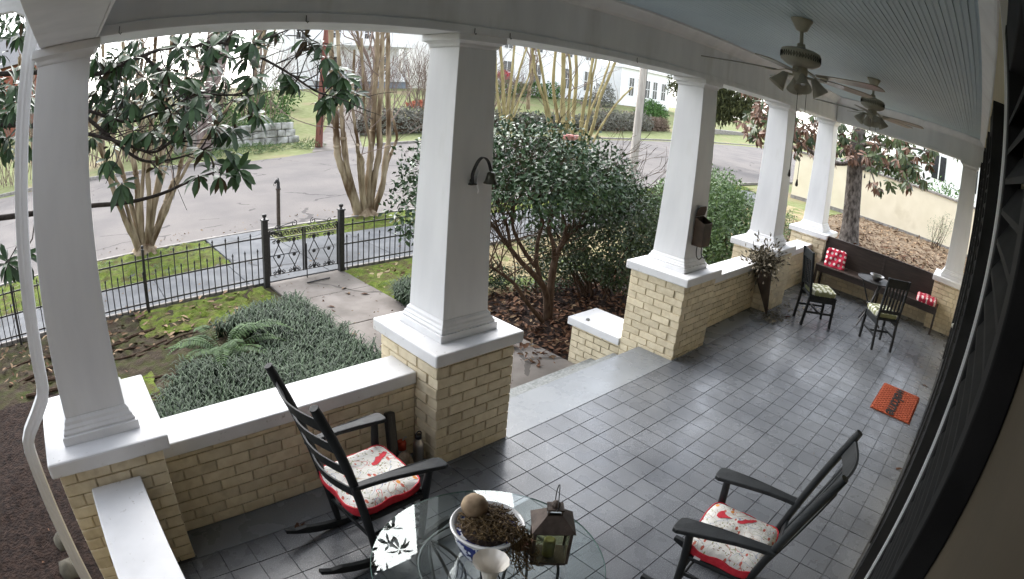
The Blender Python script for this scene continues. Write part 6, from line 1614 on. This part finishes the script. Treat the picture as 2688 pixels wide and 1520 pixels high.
def hedge(label, pts, w, h, n, seed, m=None, name='clipped_hedge'):
    t = thing(name, label, 'hedge', (pts[0][0], pts[0][1], pts[0][2]), 0); off = np.array(pts[0]); rg = np.random.default_rng(seed); ells = []
    for a, b in zip(pts, pts[1:]):
        L_ = math.hypot(b[0] - a[0], b[1] - a[1]); k = max(1, int(L_ / .8))
        for i in range(k): f = (i + .5) / k; ells.append((a[0] + (b[0] - a[0]) * f, a[1] + (b[1] - a[1]) * f, a[2] + (b[2] - a[2]) * f + h * .45 * (1 + .1 * math.sin(i * 2.3)), .75, w, h * .6))
    foliage('crown', m or M['hedge'], t, int(n * 2.4), ells, .14, .30, .35, seed, .55, .4, .3, off=off)
    mb = MB()
    for a, b in zip(pts, pts[1:]): mb.bar((a[0], a[1], a[2] + h * .3), (b[0], b[1], b[2] + h * .3), w * .9, h * .5)
    mb.build('twig_core', M['bark_brown'], t, off=off); return t
hedge('grey rounded hedge across the street behind the right crape myrtle', [(17.5, 31, -.5), (22, 31.2, -.5), (27, 31.6, -.5), (31, 32, -.5)], .8, 1.5, 4200, 91)
hedge('low grey shrub hedge across the street left of the utility pole', [(31.5, 32.2, -.5), (36, 32.5, -.5), (40.5, 33, -.5)], .8, 1.3, 2600, 92)
hedge('grey rounded hedge across the street behind the utility pole', [(41, 33.2, -.5), (46, 34, -.5), (52, 34.8, -.5)], .9, 1.9, 3600, 93)
hedge('brownish hedge end beyond the utility pole', [(52.8, 35, -.5), (57, 36, -.5)], .9, 1.6, 1600, 94, mat('brown_hedge_leaf', (.11, .075, .055), .8, c2=(.22, .16, .12), island=True, bump=0))
shrub('bright green bush before the white house wing', (64, 42, .3), [(63, 42, 1.4, 2.2, 1.5, 1.6), (66, 43, 1.2, 1.8, 1.5, 1.4)], 2600, .25, .45, .45, M['greenbush'], 95, 4, 'round_bush')
shrub('dark green foundation bush by the white house', (48, 49, 2.0), [(46, 49, 2.6, 2.6, 1, .8), (50, 49.5, 2.6, 2.4, 1, .9), (53, 49.5, 2.7, 2, 1, 1)], 2600, .2, .4, .4, M['greenbush'], 96, 4, 'round_bush')
shrub('grey green bush left of the white house wing', (62, 47, 1), [(60, 47, 2.4, 1.8, 1.2, 2.2), (57, 46.5, 1.6, 1.6, 1, 1.1)], 2200, .2, .4, .4, M['hedge'], 97, 6, 'round_bush')
shrub('red flowering bush against the white house', (47, 50, 2), [(45.8, 50, 4.0, .9, .5, .5)], 500, .2, .3, .5, M['pinkish'], 98, 3, 'round_bush')
shrub('rust-coloured leaf bed behind the far hedge', (30.5, 42, .5), [(29.5, 41, .8, 2.2, .8, .35), (33, 42, .9, 2.0, .8, .35)], 1400, .2, .35, .5, mat('rusty_leaves', (.30, .07, .04), .8, c2=(.55, .22, .14), island=True, bump=0), 99, 0, 'leaf_bed')
shrub('green shrubbery on the bank at the far left of the walk', (11, 36, 0), [(9, 35, .6, 2.5, 1.5, 1.2), (12.5, 36, .9, 2.5, 1.5, 1.2), (6, 34, .6, 2, 1.5, 1.2), (16, 42, 1.6, 2.5, 1.2, 1.0)], 3600, .2, .4, .4, M['greenbush'], 100, 8, 'bank_shrubbery')
shrub('ivy clump on top of the low stone wall', (11.5, 30.4, .4), [(10.3, 30.3, .55, 1.2, .4, .3), (12.2, 30.3, .5, .6, .4, .4), (8.3, 31.2, .9, 1.4, .6, .5)], 1500, .12, .24, .45, M['azalea'], 101, 0, 'ivy')
shrub('tufts of pale grass along the far verge', (9.5, 27.5, -.6), [(9, 27.3, -.5, 2.4, 1.2, .25), (12.3, 27, -.5, .8, .7, .25), (6, 27.6, -.5, 1.6, .9, .25)], 2600, .16, .3, .10, M['azalea'], 102, 0, 'verge_tufts')
TV = mat('mottled_trunk_bark', (.12, .085, .08), .9, c2=(.26, .20, .19), ns=5, bump=1, bs=14, stretch=(1, 1, .4), bdist=.03)
bare_tree('thick reddish trunk on the verge left of the stone wall', (7.3, 28.6, -.6), 13, 88, .42, 4, TV)

def thicket(label, base, n, h, sp, seed):
    rg = random.Random(seed); t = thing('bare_thicket', label, 'shrub', base, 0, 'bare twiggy thickets across the street'); c = MB()
    for k in range(n):
        x, y = rg.uniform(-sp, sp), rg.uniform(-sp * .5, sp * .5)
        grow(c, (x, y, 0), (rg.uniform(-.5, .5), rg.uniform(-.5, .5), 1), h * rg.uniform(.3, .5), .035, 3, rg, .45, .03, 4, 3, (2, 3), .66, .010)
    c.build('crown', M['twig'], t); return t
for i, (x, y, h, lb) in enumerate(((5.5, 31, 4.5, 'bare twiggy thicket left of the mottled trunk'), (1.5, 30.5, 4, 'bare twiggy thicket behind the left crape myrtle'), (10.5, 33, 5, 'bare twiggy thicket above the stone wall'), (-3.5, 31.5, 4.5, 'bare twiggy thicket at the far left of the street'),
        (20, 35.5, 4.5, 'bare twiggy thicket behind the far hedge'), (27, 36, 5, 'bare twiggy thicket before the columned porch'), (34, 38, 4.5, 'bare twiggy thicket left of the white house'))):
    thicket(lb, (x, y, ground_z(x, y)), 42, h, 2.6, 200 + i)
def far_house(name, label, base, rot):
    return thing(name, label, 'house', base, rot)
def hwindow(t, x, z, w, h, y=-.02):
    o = MB().box(x - w / 2, y - .02, z, x + w / 2, y, z + h).build('window', M['dark_glass'], t)
    f = MB()
    for a in ((x - w / 2 - .12, z - .1, x - w / 2, z + h + .12), (x + w / 2, z - .1, x + w / 2 + .12, z + h + .12), (x - w / 2, z + h, x + w / 2, z + h + .12), (x - w / 2, z - .1, x + w / 2, z), (x - w / 2, z + h / 2 - .04, x + w / 2, z + h / 2 + .04), (x - .03, z, x + .03, z + h)):
        f.box(a[0], y - .07, a[1], a[2], y + .01, a[3])
    f.build('window_frame', M['house_white'], o); return o
# white two-storey house with a one-storey wing (front faces the street)
h1 = far_house('white_house', 'white two-storey house with a low wing across the street', (40, 52, 1.6), 0)
MB().box(0, 0, -1, 25, 12, 9.5).build('wall', M['house_white'], h1)
MB().box(-.6, -.8, 9.501, 25.6, 12.6, 9.9).build('cornice', M['house_white'], h1)
MB().extrude([(-1, 9.9), (13, 9.9), (6, 13.5)], 'x', -.8, 25.8).build('roof', M['roof_far'], h1)
for x in (3, 8, 13, 18.5, 22.5): hwindow(h1, x, 1.6, 1.3, 2.6)
for x in (3, 8, 13, 18.5, 22.5): hwindow(h1, x, 5.8, 1.3, 2.3)
for k in range(60): MB().box(.0, -.02, -.9 + k * .17, 25, -.001, -.9 + k * .17 + .012).build('siding_lap', M['house_white'], h1)
MB().box(28.0, -1.5, -1, 41, 9, 5.6).build('wing_wall', M['house_white'], h1)
MB().box(27.6, -2.1, 5.601, 41.5, 9.4, 6.1).build('wing_cornice', M['house_white'], h1)
for x in (30.5, 32.6, 34.6, 36.6, 39): hwindow(h1, x, 1.7, 1.15, 2.6, -1.52)
MB().box(25.001, 1, -1, 27.999, 8, 5.2).build('link_wall', M['house_white'], h1)
# white porch house further left
h2 = far_house('white_porch_house', 'white house with a columned porch behind the bare trees', (22.5, 54, 2.0), 0)
MB().box(0, 3, -1, 14, 12, 7.5).build('wall', M['house_white'], h2)
M['blue_base'] = mat('blue_grey_base', (.16, .19, .23), .8, c2=(.20, .23, .27), ns=3)
MB().box(4, 0, -1, 13.5, 2.99, .7).build('porch_base', M['blue_base'], h2)
MB().box(3.8, -.2, .701, 13.7, 3, .9).build('porch_deck', M['house_white'], h2)
for x in (4.4, 7.3, 10.2, 13.1): MB().lathe([(.28, .901), (.28, 1.1), (.22, 1.15), (.18, 4.2), (.26, 4.3), (.28, 4.45)], 12, (x, .3, 0)).build('porch_post', M['house_white'], h2, smooth=40)
MB().box(3.6, -.4, 4.46, 14, 3, 5.2).build('porch_entablature', M['house_white'], h2)
for x in np.arange(7.5, 13, .22): MB().box(x, .25, .95, x + .06, .31, 1.75).build('baluster', M['house_white'], h2)
MB().box(7.4, .2, 1.751, 13, .36, 1.83).build('handrail', M['house_white'], h2)
d_ = MB().box(5.5, 2.95, .9, 6.7, 2.999, 3.4).build('door', M['dark_glass'], h2)
for x in (9, 12): hwindow(h2, x, 1.5, 1.1, 2.0, 2.98)
for x in (2, 6, 10): hwindow(h2, x, 5.3, 1.1, 1.6, 2.98)
MB().extrude([(2, 7.5), (13, 7.5), (7.5, 11)], 'x', -.6, 14.6).build('roof', M['roof_far'], h2)
# house at the far left and right ends
h3 = far_house('brick_house', 'red brick house far beyond the street at the left edge', (-14, 48, 1.2), 0)
MB().box(0, 0, -1, 12, 10, 6).build('wall', M['redbrick'], h3); MB().extrude([(-1, 6), (11, 6), (5, 9.5)], 'x', -.6, 12.6).build('roof', M['roof_far'], h3)
for x in (2.5, 6, 9.5): hwindow(h3, x, 1.2, 1.2, 2.0)
rl = thing('stone_kerb_wall', 'low grey stone wall and steps along the far street bend', 'wall', (80, 36, -.5))
for k in range(10): MB().box(66 + k * 2.6, 36 + k * .35, -.6, 66 + k * 2.6 + 2.5, 36.6 + k * .35, .55).build('stone', M['kerb'], rl, off=(80, 36, -.5), bevel=.05)
h4 = far_house('neighbour_house', 'pale neighbour house beyond the cream garden wall', (46, -2, 0), 0)
MB().box(0, -6, -1, 10, 8, 7).build('wall', M['house_white'], h4)
for y in (-3.5, -.5, 2.5, 5.5):
    o = MB().box(-.05, y - .6, 2.0, -.001, y + .6, 3.8).build('window', M['dark_glass'], h4); MB().box(-.08, y - .05, 2.0, -.051, y + .05, 3.8).build('window_frame', M['house_white'], o)
MB().extrude([(-7, 7), (9, 7), (1, 11)], 'x', -.6, 10.6).build('roof', M['roof_far'], h4)
shrub('dark green thicket behind the cream garden wall', (30, 2, -.6), [(30, 5, 1.2, 1.2, 2.2, 1.5), (30, 1.5, 1.0, 1.2, 2.0, 1.3), (30.5, 8, 1.6, 1.5, 1.5, 1.8)], 3500, .14, .28, .4, M['greenbush'], 103, 8, 'thicket')

M['stone_dark'] = mat('damp_stone', (.045, .04, .03), .85, c2=(.11, .10, .075), ns=7, bump=.5, bs=30, spec=.2)
for (u, v, sx, sy, sz, lb) in ((168, 1425, .13, .10, .12, 'mossy grey stone at the foot of the near corner pier'), (188, 1500, .14, .12, .12, 'smooth brown stone beside the downspout foot'), (120, 1290, .05, .04, .03, 'small round stone in the mulch left of the downspout')):
    p = at(u, v, 'z', -.55); mb = MB().lathe([(.0, -.5), (.7, -.4), (1.0, 0), (.85, .45), (.45, .75), (.0, .85)], 11)
    mb.v = [(x * sx * (1 + .12 * math.sin(7 * y + z)), y * sy * (1 + .12 * math.cos(5 * x)), z * sz) for x, y, z in mb.v]
    tag(mb.build('garden_stone', M['stone_dark'], smooth=60, loc=(p[0], p[1], -.55), rot=(0, 0, u)), lb, 'stone', 'stones by the near corner pier')
